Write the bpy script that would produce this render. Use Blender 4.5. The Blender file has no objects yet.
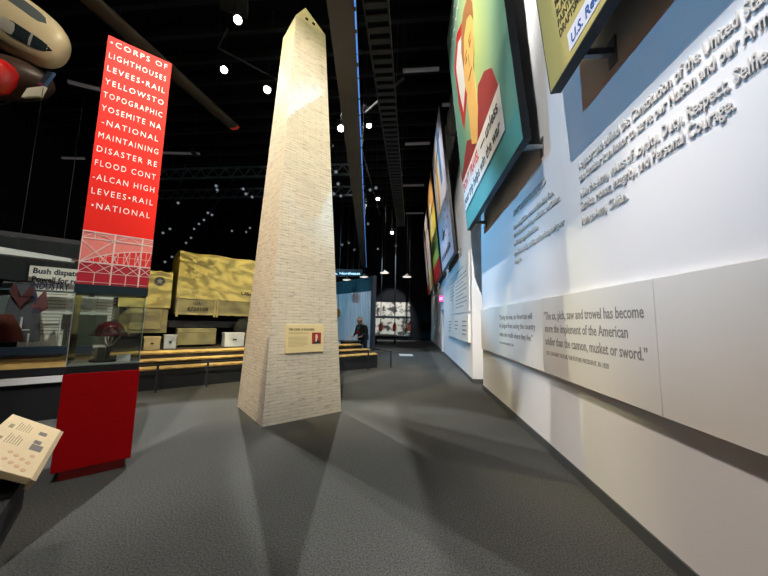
import bpy, bmesh, math, random
from mathutils import Vector, Matrix
random.seed(7)
SC = bpy.context.scene
COL = SC.collection
PI = math.pi

# ------------------------------------------------------------------ camera
FPX, VX, VY, EYE = 305.0, 412.0, 322.0, 1.6
_p = math.atan((VY - 288) / FPX)
_d = Vector((VX - 384, 288 - VY, -FPX)).normalized()
_u = Vector((0, math.cos(_p), math.sin(_p)))
_u = (_u - _d * _u.dot(_d)).normalized()
_x = _d.cross(_u)
ROT = Matrix((_x, _d, _u))                       # camera space -> world
cam = bpy.data.cameras.new('camera')
cam.sensor_width = 36; cam.lens = 36 * FPX / 768; cam.clip_start = .05; cam.clip_end = 200
camo = bpy.data.objects.new('camera', cam); COL.objects.link(camo)
camo.matrix_world = Matrix.Translation((0, 0, EYE)) @ ROT.to_4x4()
SC.camera = camo
vs = SC.view_settings
vs.view_transform = 'Standard'; vs.look = 'None'; vs.gamma = 1; vs.exposure = 0.0
try: vs.use_curve_mapping = False
except Exception: pass
W = bpy.data.worlds.new('hall_ambient'); SC.world = W; W.use_nodes = True
W.node_tree.nodes['Background'].inputs[0].default_value = (.55, .75, 1, 1)
W.node_tree.nodes['Background'].inputs[1].default_value = .012

def spot(name, loc, tgt, power, color, angle, blend=.25, size=.06, parent=None, gobo=False):
    l = bpy.data.lights.new(name, 'SPOT'); l.energy = power; l.color = color
    l.spot_size = math.radians(angle); l.spot_blend = blend; l.shadow_soft_size = size * .5
    o = bpy.data.objects.new(name, l); COL.objects.link(o)
    v = Vector(tgt) - Vector(loc)
    M = Matrix.Translation(loc) @ v.to_track_quat('-Z', 'Y').to_matrix().to_4x4()
    if parent is None: o.matrix_world = M
    else:
        o.parent = parent; o.matrix_parent_inverse = Matrix.Identity(4)
        o.matrix_basis = parent.matrix_basis.inverted() @ M
    if gobo:                                      # leaf-pattern gobo in the lamp itself
        l.use_nodes = True; nt = l.node_tree; em = nt.nodes['Emission']
        tc = nt.nodes.new('ShaderNodeTexCoord'); mp = nt.nodes.new('ShaderNodeMapping')
        mp.inputs['Scale'].default_value = (32, 95, 1); mp.inputs['Rotation'].default_value = (0, 0, .9)
        nz = nt.nodes.new('ShaderNodeTexNoise'); nz.inputs['Scale'].default_value = 1.0; nz.inputs['Detail'].default_value = 2.5
        nz.inputs['Distortion'].default_value = .6
        rp = nt.nodes.new('ShaderNodeValToRGB'); rp.color_ramp.elements[0].position = .46; rp.color_ramp.elements[1].position = .53
        rp.color_ramp.elements[0].color = (.16, .16, .16, 1)
        nt.links.new(tc.outputs['Normal'], mp.inputs['Vector']); nt.links.new(mp.outputs[0], nz.inputs['Vector'])
        nt.links.new(nz.outputs[0], rp.inputs[0]); nt.links.new(rp.outputs[0], em.inputs['Strength'])
        em.inputs['Color'].default_value = (1, 1, 1, 1)
    return o

def area(name, loc, tgt, power, color, sx, sy):
    l = bpy.data.lights.new(name, 'AREA'); l.shape = 'RECTANGLE'; l.size = sx; l.size_y = sy; l.energy = power; l.color = color
    o = bpy.data.objects.new(name, l); COL.objects.link(o)
    o.matrix_world = Matrix.Translation(loc) @ (Vector(tgt) - Vector(loc)).to_track_quat('-Z', 'Y').to_matrix().to_4x4()
    return o

WARM = (1, .84, .66); NEUT = (1, .97, .91); BLUE = (.18, .56, 1)
# name: (loc, target, watts, colour, cone, softness)
TRACK = [
  # visible lamps behind the obelisk: their light is cut by it and falls on the carpet
  ('white track spotlight hung under the projector, left of the pyramid tip', (-5.0, 7.34, 10), (.2, 3.9, .0), 2600, NEUT, 22),
  ('white track spotlight left of the pale obelisk, lower left of the lit pair', (-6.46, 8.97, 10), (-.2, 4.3, 0), 2200, NEUT, 20),
  ('white track spotlight touching the upper left edge of the pale obelisk', (-4.77, 8.76, 9), (-2.7, 3.2, .0), 4300, NEUT, 32),
  ('lit track spotlight just right of the blue-edged beam', (-1.94, 12.24, 10), (.6, 8.4, .0), 1300, NEUT, 26),
  ('lit track spotlight half hidden at the left edge of the blue-edged beam', (-2.56, 9.85, 8.3), (-.75, 3.2, .0), 3100, NEUT, 32),
  ('small lit spotlight halfway down the ladder cable tray', (-2.43, 20.15, 10), (-1.2, 12, 0), 1300, NEUT, 50),
  ('small lit spotlight above the hanging lamps, lowest of the bright row', (-1.51, 21.55, 8), (-.6, 15.1, 0), 900, NEUT, 44),
]
HIDDEN = [
  # unseen lamps overhead; those closing the list are added wall fill
  ((-.6, -1.6, 10.4), (-2.1, 5.2, 4.2), 5600, (1, .88, .66), 38),
  ((-5.2, 1.2, 11.2), (-2.5, 5.2, 4.4), 3300, (1, .80, .48), 36),
  ((-6.0, 6.4, 11.4), (-2.5, 5.5, 6.8), 2600, (1, .90, .50), 18),
  ((-1.0, 2.0, 11.4), (-2.1, 5.3, 7.6), 700, (1, .85, .40), 16),
  ((-2.3, 3.2, 9.8), (1.75, 3.5, 2.4), 1180, WARM, 33),
  ((-2.3, 1.0, 9.8), (1.75, .5, 2.1), 1400, WARM, 46),
  ((-2.4, 4.7, 9.8), (1.75, 4.7, 1.4), 950, WARM, 16),
  ((-2.4, 10.6, 9.8), (1.6, 10.6, 2.2), 360, WARM, 22),
  ((-1.2, .8, 11.3), (1.1, 6.0, 6.7), 9500, NEUT, 40),
  ((-3.2, -2.0, 10.2), (1.1, 1.0, 6.4), 3600, NEUT, 40),
  ((-3.6, 9.0, 10.2), (1.1, 12.2, 7.0), 1900, NEUT, 42),
  ((-4.0, 14.0, 10.2), (1.1, 16.8, 7.0), 1900, NEUT, 42),
  ((-4.6, 19.5, 10.2), (1.1, 22.5, 7.0), 2200, NEUT, 46),
  ((-1.5, 0.0, 10.0), (-3.2, 3.0, 1.8), 1900, (1, .92, .85), 26),
  ((-1.6, 1.4, 9.8), (-3.3, 3.1, 4.2), 3000, NEUT, 18),
  ((-1.2, -1.2, 9.6), (-2.1, 1.7, .8), 480, WARM, 13),
  ((-2.6, -1.0, 9.8), (1.75, 1.6, .3), 950, (.93, .92, 1), 30),  # added unseen fill that lifts the lower wall near the camera
  ((.2, -4.6, 6.5), (1.75, 7.0, 4.6), 130, (1, .88, .78), 40),  # added weak fill from behind the camera, grazing the wall behind the posters
]
BLUES = [
  ((-4.5, 10.5, 6.3), (1.75, 6.5, 3.1), 2300, BLUE, 30),
  ((-6.5, .2, 6.4), (1.75, 2.3, 3.9), 1250, BLUE, 34),
  ((-7.0, 14.0, 6.4), (1.6, 13.5, 2.6), 1800, BLUE, 62),
  ((.4, 1.6, 10.2), (-1.65, 5.4, 4.9), 2300, (.25, .62, 1), 20),
  ((-9.3, 11.6, 8.5), (-4.4, 19.0, 2.2), 3200, (.35, .75, 1), 40),
  ((-1.2, 12.5, 9.5), (-2.6, 17.2, 2.0), 1300, (.85, .87, 1), 30),  # added unseen whitish fill to brighten the ribbed kiosk wall
]

# ------------------------------------------------------------------ helpers
def ray(px, py): return ROT @ Vector((px - 384, 288 - py, -FPX))
O = Vector((0, 0, EYE))
def at_y(px, py, y): v = ray(px, py); return O + v * (y / v.y)
def at_x(px, py, x): v = ray(px, py); return O + v * (x / v.x)
def at_z(px, py, z): v = ray(px, py); return O + v * ((z - EYE) / v.z)
def at_t(px, py, t): return O + ray(px, py) * (t / FPX)
EV = Vector((.70711, .70711, 0)); NV = Vector((.70711, -.70711, 0))
def sd(s, d, z=0): return EV * s - NV * d + Vector((0, 0, z))       # the 45 degree grid of the exhibits
def at_d(px, py, d): v = ray(px, py); return O + v * (-d / v.dot(NV))
def to_sd(P): return P.dot(EV), -P.dot(NV), P.z

MATS = {}
def mat(name, col, rough=.6, metal=0, spec=.5, noise=0, nscale=8, bump=0, bscale=None, emit=None, estr=0, coat=0):
    if name in MATS: return MATS[name]
    m = bpy.data.materials.new(name); m.use_nodes = True
    nt = m.node_tree; b = nt.nodes['Principled BSDF']
    b.inputs['Base Color'].default_value = (*col, 1); b.inputs['Roughness'].default_value = rough
    b.inputs['Metallic'].default_value = metal; b.inputs['Specular IOR Level'].default_value = spec
    b.inputs['Coat Weight'].default_value = coat
    if noise or bump:
        tc = nt.nodes.new('ShaderNodeTexCoord')
        n = nt.nodes.new('ShaderNodeTexNoise'); n.inputs['Scale'].default_value = nscale; n.inputs['Detail'].default_value = 6
        nt.links.new(tc.outputs['Object'], n.inputs['Vector'])
        if noise:
            mx = nt.nodes.new('ShaderNodeMix'); mx.data_type = 'RGBA'
            mx.inputs[6].default_value = (*[max(0, c * (1 - noise)) for c in col], 1)
            mx.inputs[7].default_value = (*[min(1, c * (1 + noise)) for c in col], 1)
            nt.links.new(n.outputs[0], mx.inputs[0]); nt.links.new(mx.outputs[2], b.inputs['Base Color'])
        if bump:
            n2 = n
            if bscale:
                n2 = nt.nodes.new('ShaderNodeTexNoise'); n2.inputs['Scale'].default_value = bscale
                nt.links.new(tc.outputs['Object'], n2.inputs['Vector'])
            bp = nt.nodes.new('ShaderNodeBump'); bp.inputs['Strength'].default_value = bump; bp.inputs['Distance'].default_value = .02
            nt.links.new(n2.outputs[0], bp.inputs['Height']); nt.links.new(bp.outputs[0], b.inputs['Normal'])
    if emit:
        b.inputs['Emission Color'].default_value = (*emit, 1); b.inputs['Emission Strength'].default_value = estr
    MATS[name] = m; return m

def glass_mat(name, tint, gloss=.08):
    m = bpy.data.materials.new(name); m.use_nodes = True; nt = m.node_tree; nt.nodes.clear()
    out = nt.nodes.new('ShaderNodeOutputMaterial'); mix = nt.nodes.new('ShaderNodeMixShader')
    tr = nt.nodes.new('ShaderNodeBsdfTransparent'); tr.inputs[0].default_value = (*tint, 1)
    gl = nt.nodes.new('ShaderNodeBsdfGlossy'); gl.inputs['Roughness'].default_value = .02
    fr = nt.nodes.new('ShaderNodeFresnel'); fr.inputs[0].default_value = 1.35
    mx = nt.nodes.new('ShaderNodeMath'); mx.operation = 'MAXIMUM'; mx.inputs[1].default_value = gloss
    nt.links.new(fr.outputs[0], mx.inputs[0]); nt.links.new(mx.outputs[0], mix.inputs[0])
    nt.links.new(tr.outputs[0], mix.inputs[1]); nt.links.new(gl.outputs[0], mix.inputs[2]); nt.links.new(mix.outputs[0], out.inputs[0])
    return m

class MB:
    """collects solid shapes, links them as ONE mesh object"""
    def __init__(s): s.bm = bmesh.new()
    def box(s, x0, x1, y0, y1, z0, z1, M=None):
        vs = [s.bm.verts.new(v) for v in [(x0,y0,z0),(x1,y0,z0),(x1,y1,z0),(x0,y1,z0),(x0,y0,z1),(x1,y0,z1),(x1,y1,z1),(x0,y1,z1)]]
        for f in [(0,3,2,1),(4,5,6,7),(0,1,5,4),(1,2,6,5),(2,3,7,6),(3,0,4,7)]: s.bm.faces.new([vs[i] for i in f])
        if M is not None: bmesh.ops.transform(s.bm, matrix=M, verts=vs)
        return s
    def prism(s, pts, z0, z1, M=None):
        """polygon in x,y extruded z0..z1"""
        a = [s.bm.verts.new((p[0], p[1], z0)) for p in pts]; b = [s.bm.verts.new((p[0], p[1], z1)) for p in pts]
        n = len(pts)
        s.bm.faces.new(a[::-1]); s.bm.faces.new(b)
        for i in range(n): s.bm.faces.new([a[i], a[(i+1)%n], b[(i+1)%n], b[i]])
        if M is not None: bmesh.ops.transform(s.bm, matrix=M, verts=a+b)
        return s
    def rings(s, rings, closed=True, caps=True):
        R = [[s.bm.verts.new(p) for p in r] for r in rings]; n = len(R[0])
        for a, b in zip(R, R[1:]):
            for i in range(n if closed else n-1): s.bm.faces.new([a[i], a[(i+1)%n], b[(i+1)%n], b[i]])
        if caps and closed:
            s.bm.faces.new(R[0][::-1]); s.bm.faces.new(R[-1])
        return s
    def tube(s, pts, r, n=8, r1=None):
        pts = [Vector(p) for p in pts]; rs = []
        for i, p in enumerate(pts):
            t = (pts[min(i+1, len(pts)-1)] - pts[max(i-1, 0)]).normalized()
            a = t.cross(Vector((0,0,1)));
            if a.length < .05: a = t.cross(Vector((0,1,0)))
            a.normalize(); b = t.cross(a)
            rr = r if r1 is None else r + (r1 - r) * i / (len(pts)-1)
            rs.append([p + (a*math.cos(2*PI*k/n) + b*math.sin(2*PI*k/n))*rr for k in range(n)])
        return s.rings(rs)
    def lathe(s, prof, n=20, c=(0,0,0), M=None):
        c = Vector(c); rs = [[c + Vector((r*math.cos(2*PI*k/n), r*math.sin(2*PI*k/n), z)) for k in range(n)] for r, z in prof]
        if M is not None: rs = [[M @ p for p in r] for r in rs]
        return s.rings(rs)
    def build(s, name, m, parent=None, smooth=False, bevel=0):
        bmesh.ops.recalc_face_normals(s.bm, faces=s.bm.faces)
        me = bpy.data.meshes.new(name)
        if smooth:
            for f in s.bm.faces: f.smooth = True
        s.bm.to_mesh(me); s.bm.free()
        o = bpy.data.objects.new(name, me); COL.objects.link(o)
        if m: me.materials.append(m)
        if parent: o.parent = parent
        if smooth:
            try: me.set_sharp_from_angle(angle=math.radians(40))
            except Exception: pass
        if bevel:
            md = o.modifiers.new('bevel', 'BEVEL'); md.width = bevel; md.segments = 2; md.limit_method = 'ANGLE'
        return o

def tag(o, label=None, cat=None, group=None, kind=None):
    if label: o['label'] = label
    if cat: o['category'] = cat
    if group: o['group'] = group
    if kind: o['kind'] = kind
    return o
def thing(name, label, cat, loc=(0,0,0), rotz=0, group=None, M=None):
    o = bpy.data.objects.new(name, None); COL.objects.link(o); o.empty_display_size = .1
    if M is not None: o.matrix_basis = M
    else: o.location = loc; o.rotation_euler = (0, 0, rotz)
    return tag(o, label, cat, group)
def copy_tree(o, parent=None):
    c = o.copy(); COL.objects.link(c)
    if parent: c.parent = parent
    for ch in list(o.children): copy_tree(ch, c)
    return c
def struct(o): o['kind'] = 'structure'; return o

def text(name, body, m, parent, M, h, width=None, xs=1, bold=0, ext=.001, align='LEFT', shear=0, sp=1):
    """real lettering as a mesh; M places its baseline origin; fitted to `width` if given"""
    cu = bpy.data.curves.new(name, 'FONT'); cu.body = body; cu.size = h / .72; cu.extrude = ext; cu.offset = bold
    cu.align_x = align; cu.resolution_u = 2; cu.shear = shear; cu.space_character = sp
    t = bpy.data.objects.new(name, cu); COL.objects.link(t)
    bpy.context.view_layer.update()
    me = bpy.data.meshes.new_from_object(t.evaluated_get(bpy.context.evaluated_depsgraph_get()))
    bpy.data.objects.remove(t); bpy.data.curves.remove(cu)
    if width:
        w = max(v.co.x for v in me.vertices) - min(0, min(v.co.x for v in me.vertices)); xs = width / max(w, 1e-4)
    for v in me.vertices: v.co = M @ Vector((v.co.x * xs, v.co.y, v.co.z))
    me.name = name; me.materials.clear(); me.materials.append(m)
    o = bpy.data.objects.new(name, me); COL.objects.link(o)
    if parent: o.parent = parent
    return o
def frame(o, x, y):
    x = Vector(x); y = Vector(y); z = x.cross(y)
    return Matrix(((x.x,y.x,z.x,o[0]),(x.y,y.y,z.y,o[1]),(x.z,y.z,z.z,o[2]),(0,0,0,1)))
def T(x, y, z): return Matrix.Translation((x, y, z))

# ------------------------------------------------------------------ materials
BLACK = mat('matte_black', (.006, .007, .009), .75, spec=.2)
CEIL = mat('black_ceiling', (.005, .006, .008), .9, spec=.1, noise=.3, nscale=1.5)
DARKM = mat('dark_metal', (.02, .022, .026), .45, spec=.4)
GREYM = mat('grey_steel', (.28, .29, .31), .35, metal=.8)
CHROME = mat('chrome', (.7, .72, .75), .15, metal=1)
WALLM = mat('white_wall_paint', (.73, .73, .745), .75, noise=.03, nscale=3, bump=.03, bscale=90)
BOARD = mat('white_board', (.74, .73, .70), .6, noise=.02, nscale=4)
LETTER = mat('raised_letter_grey', (.56, .54, .52), .6)
INK = mat('grey_ink', (.24, .23, .22), .7)
BASEB = mat('grey_rubber_baseboard', (.07, .075, .08), .55)
RED = mat('kiosk_red', (.40, .001, .004), .6, spec=.12, noise=.08, nscale=2)
BANNER = mat('banner_red', (.80, .02, .012), .6, spec=.15, noise=.05, nscale=1.2)
WHITE = mat('white_print', (.85, .83, .80), .6)
OLIVE = mat('army_olive', (.17, .155, .075), .6, noise=.2, nscale=5)
CANVAS = mat('khaki_canvas', (.42, .36, .13), .85, noise=.15, nscale=3, bump=.35, bscale=6)
GOLDM = mat('golden_straw_edge', (.55, .38, .13), .85, noise=.35, nscale=9, bump=.8, bscale=14)
EARTH = mat('dark_brown_earth', (.030, .022, .015), .9, noise=.4, nscale=7, bump=.5, bscale=20)
GLASS = glass_mat('case_glass', (.93, .97, .96), .05)
GEDGE = mat('glass_edge_green', (.35, .5, .47), .2)

def carpet():
    m = mat('grey_carpet', (.12, .122, .115), .95, spec=.1)
    nt = m.node_tree; b = nt.nodes['Principled BSDF']
    tc = nt.nodes.new('ShaderNodeTexCoord')
    n1 = nt.nodes.new('ShaderNodeTexNoise'); n1.inputs['Scale'].default_value = 75; n1.inputs['Detail'].default_value = 5; n1.inputs['Roughness'].default_value = .75
    n2 = nt.nodes.new('ShaderNodeTexNoise'); n2.inputs['Scale'].default_value = 1.1; n2.inputs['Detail'].default_value = 3
    mp = nt.nodes.new('ShaderNodeMapping'); mp.inputs['Scale'].default_value = (1, 1, 1)
    nt.links.new(tc.outputs['Object'], mp.inputs[0]); nt.links.new(mp.outputs[0], n1.inputs['Vector']); nt.links.new(tc.outputs['Object'], n2.inputs['Vector'])
    r = nt.nodes.new('ShaderNodeValToRGB'); r.color_ramp.elements[0].position = .40; r.color_ramp.elements[1].position = .62
    r.color_ramp.elements[0].color = (.047, .050, .049, 1); r.color_ramp.elements[1].color = (.118, .122, .118, 1)
    nt.links.new(n1.outputs[0], r.inputs[0])
    mx = nt.nodes.new('ShaderNodeMix'); mx.data_type = 'RGBA'; mx.blend_type = 'MULTIPLY'; mx.inputs[0].default_value = .25
    nt.links.new(r.outputs[0], mx.inputs[6]); nt.links.new(n2.outputs[0], mx.inputs[7]); nt.links.new(mx.outputs[2], b.inputs['Base Color'])
    bp = nt.nodes.new('ShaderNodeBump'); bp.inputs['Strength'].default_value = .5; bp.inputs['Distance'].default_value = .01
    nt.links.new(n1.outputs[0], bp.inputs['Height']); nt.links.new(bp.outputs[0], b.inputs['Normal'])
    return m
CARPET = carpet()

def brick():
    m = mat('pale_brick', (.6, .56, .48), .85, spec=.2)
    nt = m.node_tree; b = nt.nodes['Principled BSDF']
    uv = nt.nodes.new('ShaderNodeUVMap')
    br = nt.nodes.new('ShaderNodeTexBrick'); br.inputs['Scale'].default_value = 1
    br.inputs['Brick Width'].default_value = .24; br.inputs['Row Height'].default_value = .05
    br.inputs['Mortar Size'].default_value = .004; br.inputs['Mortar Smooth'].default_value = .4; br.inputs['Bias'].default_value = -.25
    br.inputs['Color1'].default_value = (.62, .585, .51, 1); br.inputs['Color2'].default_value = (.53, .50, .44, 1); br.inputs['Mortar'].default_value = (.42, .395, .35, 1)
    n = nt.nodes.new('ShaderNodeTexNoise'); n.inputs['Scale'].default_value = 6; n.inputs['Detail'].default_value = 4
    mp = nt.nodes.new('ShaderNodeMapping'); mp.inputs['Scale'].default_value = (1, 4.5, 1)
    nt.links.new(uv.outputs[0], br.inputs['Vector']); nt.links.new(uv.outputs[0], mp.inputs[0]); nt.links.new(mp.outputs[0], n.inputs['Vector'])
    r = nt.nodes.new('ShaderNodeValToRGB'); r.color_ramp.elements[0].position = .30; r.color_ramp.elements[1].position = .46
    r.color_ramp.elements[0].color = (.60, .58, .57, 1); r.color_ramp.elements[1].color = (1, 1, 1, 1)
    mx = nt.nodes.new('ShaderNodeMix'); mx.data_type = 'RGBA'; mx.blend_type = 'MULTIPLY'; mx.inputs[0].default_value = .8
    nt.links.new(n.outputs[0], r.inputs[0]); nt.links.new(br.outputs[0], mx.inputs[6]); nt.links.new(r.outputs[0], mx.inputs[7])
    nt.links.new(mx.outputs[2], b.inputs['Base Color'])
    bp = nt.nodes.new('ShaderNodeBump'); bp.inputs['Strength'].default_value = .5; bp.inputs['Distance'].default_value = .01; bp.invert = True
    nt.links.new(br.outputs[1], bp.inputs['Height']); nt.links.new(bp.outputs[0], b.inputs['Normal'])
    return m
BRICK = brick()

# ------------------------------------------------------------------ the hall
XW, XF, YB, ZC = 1.75, 1.65, 27.0, 12.0
struct(MB().box(-20, 4, -6, YB+1, -.2, 0).build('floor', CARPET))
struct(MB().box(-20, 4, -6, YB+1, ZC, ZC+.2).build('ceiling', CEIL))
struct(MB().box(XW, XW+.3, -6, 7.85, 0, ZC).build('wall_right', WALLM))
struct(MB().box(XF, XF+.6, 8.62, 16.2, 0, ZC).box(XF, XF+.6, 16.2, 17.4, 2.3, ZC).box(XF, XF+.6, 17.4, YB, 0, ZC).build('wall_right_far', WALLM))
struct(MB().box(2.9, 3.1, 7.0, 9.2, 0, ZC).box(XW+.3, 2.9, 7.5, 7.85, 0, ZC).build('wall_recess', WALLM))
struct(MB().box(-20, 3, YB, YB+.3, 0, ZC).build('wall_back', mat('black_wall', (.01, .012, .016), .9, spec=.1)))
struct(MB().box(-20.2, -20, -6, YB+.3, 0, ZC).build('wall_left', BLACK))
struct(MB().box(-20, 4, -6.2, -6, 0, ZC).build('wall_rear', BLACK))
struct(MB().box(XW-.014, XW, -6, 7.85, 0, .11).box(XW-.014, XW+.3, 7.85, 7.864, 0, .11).build('baseboard_right', BASEB))
struct(MB().box(XF-.014, XF, 8.606, 16.2, 0, .11).box(XF, XF+.6, 8.606, 8.62, 0, .11).box(XF-.014, XF, 17.4, YB, 0, .11).build('baseboard_right_far', BASEB))
d1 = struct(MB().box(XF+.2, XF+.25, 16.2, 17.4, 0, 2.3).build('door_1', mat('blue_grey_door', (.10, .13, .17), .5)))
MB().box(XF+.19, XF+.2, 16.5, 17.1, .95, 1.05).build('push_bar', GREYM, d1)
# joints of the ceiling panels far back
ribs = MB()
for y in [7+1.1*i for i in range(18)]: ribs.box(-20, XF, y, y+.16, ZC-.3, ZC)
struct(ribs.build('trim_1', mat('ceiling_rib', (.012, .015, .02), .8)))

# ------------------------------------------------------------------ obelisk
OBC = Vector((-2.2, 5.52, 0)); HB, HT, ZS, ZA = .685, .318, 7.42, 8.08
ob = thing('obelisk', 'tall pale brick obelisk with a pointed tip standing on the carpet', 'obelisk', OBC, PI/4)
bm = bmesh.new(); uvl = bm.loops.layers.uv.new('UVMap')
def obq(ps, uvs):
    f = bm.faces.new([bm.verts.new(p) for p in ps])
    for l, q in zip(f.loops, uvs): l[uvl].uv = q
cs = [(-1,-1),(1,-1),(1,1),(-1,1)]; TX, TY = -.058, .058      # the slim top sits a hair off plumb
for k in range(4):
    a, b = cs[k], cs[(k+1)%4]
    obq([(a[0]*HB,a[1]*HB,0),(b[0]*HB,b[1]*HB,0),(b[0]*HT+TX,b[1]*HT+TY,ZS),(a[0]*HT+TX,a[1]*HT+TY,ZS)], [(-HB+k*3.1,0),(HB+k*3.1,0),(HT+k*3.1,ZS),(-HT+k*3.1,ZS)])
me = bpy.data.meshes.new('shaft'); bm.to_mesh(me); bm.free(); me.materials.append(BRICK)
o = bpy.data.objects.new('shaft', me); COL.objects.link(o); o.parent = ob
STONE = mat('smooth_cap_stone', (.60, .54, .40), .8, noise=.1, nscale=6)
m = MB(); r0 = [(x*HT+TX, y*HT+TY, ZS) for x, y in cs]; m.rings([r0, [(x*.004+TX, y*.004+TY, ZA) for x, y in cs]])
py = m.build('pyramidion', STONE, ob)
for sx in (-.075, .075):
    zz = ZS + .1; yy = -HT * (1 - (zz - ZS) / (ZA - ZS))
    MB().box(sx+TX-.028, sx+TX+.028, yy+TY-.004, yy+TY+.05, zz, zz+.05).build('window_slot', BLACK, py)
# information plaque on its front face
fz = lambda z: -(HB - (HB - HT) * z / ZS)
tilt = math.atan((HB - HT) / ZS)
PM = T(*OBC) @ Matrix.Rotation(PI/4, 4, 'Z') @ T(-.385, fz(1.06) - .002, 1.06) @ Matrix.Rotation(PI/2 - tilt, 4, 'X')
pl = thing('plaque', 'cream text plaque with a small red portrait on the pale obelisk', 'sign', M=PM)
CREAM = mat('cream_plaque', (.72, .62, .36), .5)
pw, ph = .68, .46
MB().box(0, pw, 0, ph, 0, .02).build('board', CREAM, pl, bevel=.004)
text('heading', 'THE CORPS OF ENGINEERS', mat('plaque_brown_ink', (.06, .04, .02), .6), pl, T(.045, .36, .0205), .036, .46, bold=.0012)
PT = mat('plaque_pale_ink', (.40, .32, .16), .6)
m = MB()
for z in (.325, .308): m.box(.045, .40, z, z+.006, .02, .0212)
for i in range(8): m.box(.045, .38 - (.05 if i % 4 == 3 else 0), .25-i*.021, .256-i*.021, .02, .0212)
m.build('text_lines', PT, pl)
po = MB().box(.46, .63, .135, .325, .02, .023).build('portrait', mat('portrait_red', (.30, .02, .012), .5), pl)
MB().prism([(.47,.137),(.50,.17),(.545,.20),(.60,.19),(.625,.137)], .023, .0245).build('coat', mat('portrait_dark', (.015, .012, .02), .5), po)
MB().prism([(.52,.185),(.54,.165),(.555,.20),(.567,.25),(.56,.285),(.545,.298),(.525,.29),(.52,.25),(.527,.22)], .0245, .026).build('face', mat('portrait_pale', (.75, .62, .5), .5), po)

# ------------------------------------------------------------------ wall lettering (right wall)
def wallM(y, z, x=XW): return frame((x, y, z), (0,-1,0), (0,0,1))
def lettering(label, lines, y0):
    t = thing('raised_lettering', label, 'lettering', (XW, y0, lines[-1][1]))
    for body, z, h, w in lines:
        text('text_line', body, LETTER, t, T(-XW, -y0, -lines[-1][1]) @ wallM(y0, z, XW-.008), h, w, bold=.0015, ext=.007)
lettering('left block of raised grey wall lettering with a capital heading', [
  ('ARMY CIVILIAN CORPS CREED', 3.46, .10, 1.30),
  ('I am an Army Civilian - a member of the Army Team.', 3.22, .082, 1.50),
  ('I am dedicated to our Army, our Soldiers, and Civilians.', 3.08, .082, 1.66),
  ('I will always support the mission.', 2.93, .082, 1.0),
  ('I provide leadership, stability, and continuity during war', 2.76, .082, 1.72),
  ('and peace.', 2.62, .082, .30)], 5.32)
lettering('right block of large raised wall lettering beneath the olive poster', [
  ('I support and defend the Constitution of the United States', 3.23, .092, 1.80),
  ('and consider it an honor to serve our Nation and our Army.', 3.10, .092, 1.78),
  ('I live the Army values of Loyalty, Duty, Respect, Selfless', 2.92, .092, 1.76),
  ('Service, Honor, Integrity, and Personal Courage.', 2.79, .092, 1.53),
  ('I am an Army Civilian.', 2.63, .092, .68)], 3.24)

# quote boards, x = 1.67..1.75
def board(label, y_near, y_far, z0, z1, xw, th=.07):
    t = thing('quote_board', label, 'sign', (xw, y_far, z0))
    MB().box(-th, -.004, -(y_far - y_near), 0, 0, z1 - z0).build('board', BOARD, t, bevel=.004)
    return t
def btext(t, body, y, z, h, w, m=INK, th=.07, bold=.0015):
    loc = t.location
    text('text_line', body, m, t, T(*(-loc)) @ wallM(y, z, loc.x - th - .001), h, w, bold=bold)
b = board('long white quote board with the smaller quote, at the far end of its row', 4.135, 7.68, 1.0, 1.94, XW)
btext(b, '\u201cDuring the war, an American will', 6.10, 1.68, .088, 1.62)
btext(b, 'be judged from saving the country', 6.10, 1.53, .088, 1.72)
btext(b, 'when one recalls where they live.\u201d', 6.10, 1.37, .088, 1.62)
btext(b, 'GEN. MONTGOMERY, 1776', 6.10, 1.23, .038, .80)
b = board('white quote board with the large quote about ax, pick, saw and trowel', 2.29, 4.13, 1.0, 1.94, XW)
btext(b, '\u201cThe ax, pick, saw and trowel has become', 4.09, 1.665, .10, 1.70)
btext(b, 'more the implement of the American', 4.07, 1.51, .10, 1.50)
btext(b, 'soldier than the cannon, musket or sword.\u201d', 4.07, 1.355, .10, 1.69)
btext(b, 'COL. ZACHARY TAYLOR, THE FUTURE PRESIDENT, IN 1820', 4.05, 1.235, .045, 1.22, bold=.0006)
board('blank white board nearest the camera, right of the trowel quote', -1.5, 2.285, 1.0, 1.94, XW)
# far wall boards
b = board('low white quote board on the far blue wall with columns of small print', 8.85, 13.9, 1.05, 1.86, XF)
for y, n in ((13.4, 4), (11.6, 3), (9.9, 4)):
    m = MB()
    for i in range(n): m.box(-.0725, -.07, -(13.9 - y) - (.75 - .12*(i == n-1)), -(13.9 - y), .58 - i*.13, .62 - i*.13)
    m.build('text_lines', INK, b)
t = thing('text_panel', 'tall white text panel on the far blue wall above the low quote board', 'sign', (XF, 13.6, 1.95))
MB().box(-.03, -.004, -4.7, 0, 0, 1.75).build('panel', BOARD, t)
THIN = mat('thin_grey_ink', (.34, .33, .30), .7)
for y, n, w in ((.3, 7, 1.3), (2.0, 10, 2.3)):
    m = MB()
    for i in range(n): m.box(-.034, -.03, -y - w*(1 - .25*((i*7) % 3 == 0)), -y, 1.45 - i*.13 - (.1 if i > 0 else 0), 1.485 - i*.13 - (.1 if i > 0 else 0))
    m.build('text_lines', THIN, t)
t = thing('text_panel', 'pale text panel on the far wall beyond the pink exit sign', 'sign', (XF, 23.5, 1.0))
MB().box(-.03, -.004, -4.6, 0, 0, 2.4).build('panel', BOARD, t)
m = MB()
for i in range(12): m.box(-.034, -.03, -3.9 + .4*(i % 3), -.4, 2.15 - i*.16, 2.2 - i*.16)
m.build('text_lines', THIN, t)
ex = thing('exit_sign', 'small glowing pink exit sign above the far doorway', 'exit sign', (XF, 16.9, 2.72))
MB().box(-.12, 0, -.2, .2, 0, .34).build('housing', DARKM, ex)
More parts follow.
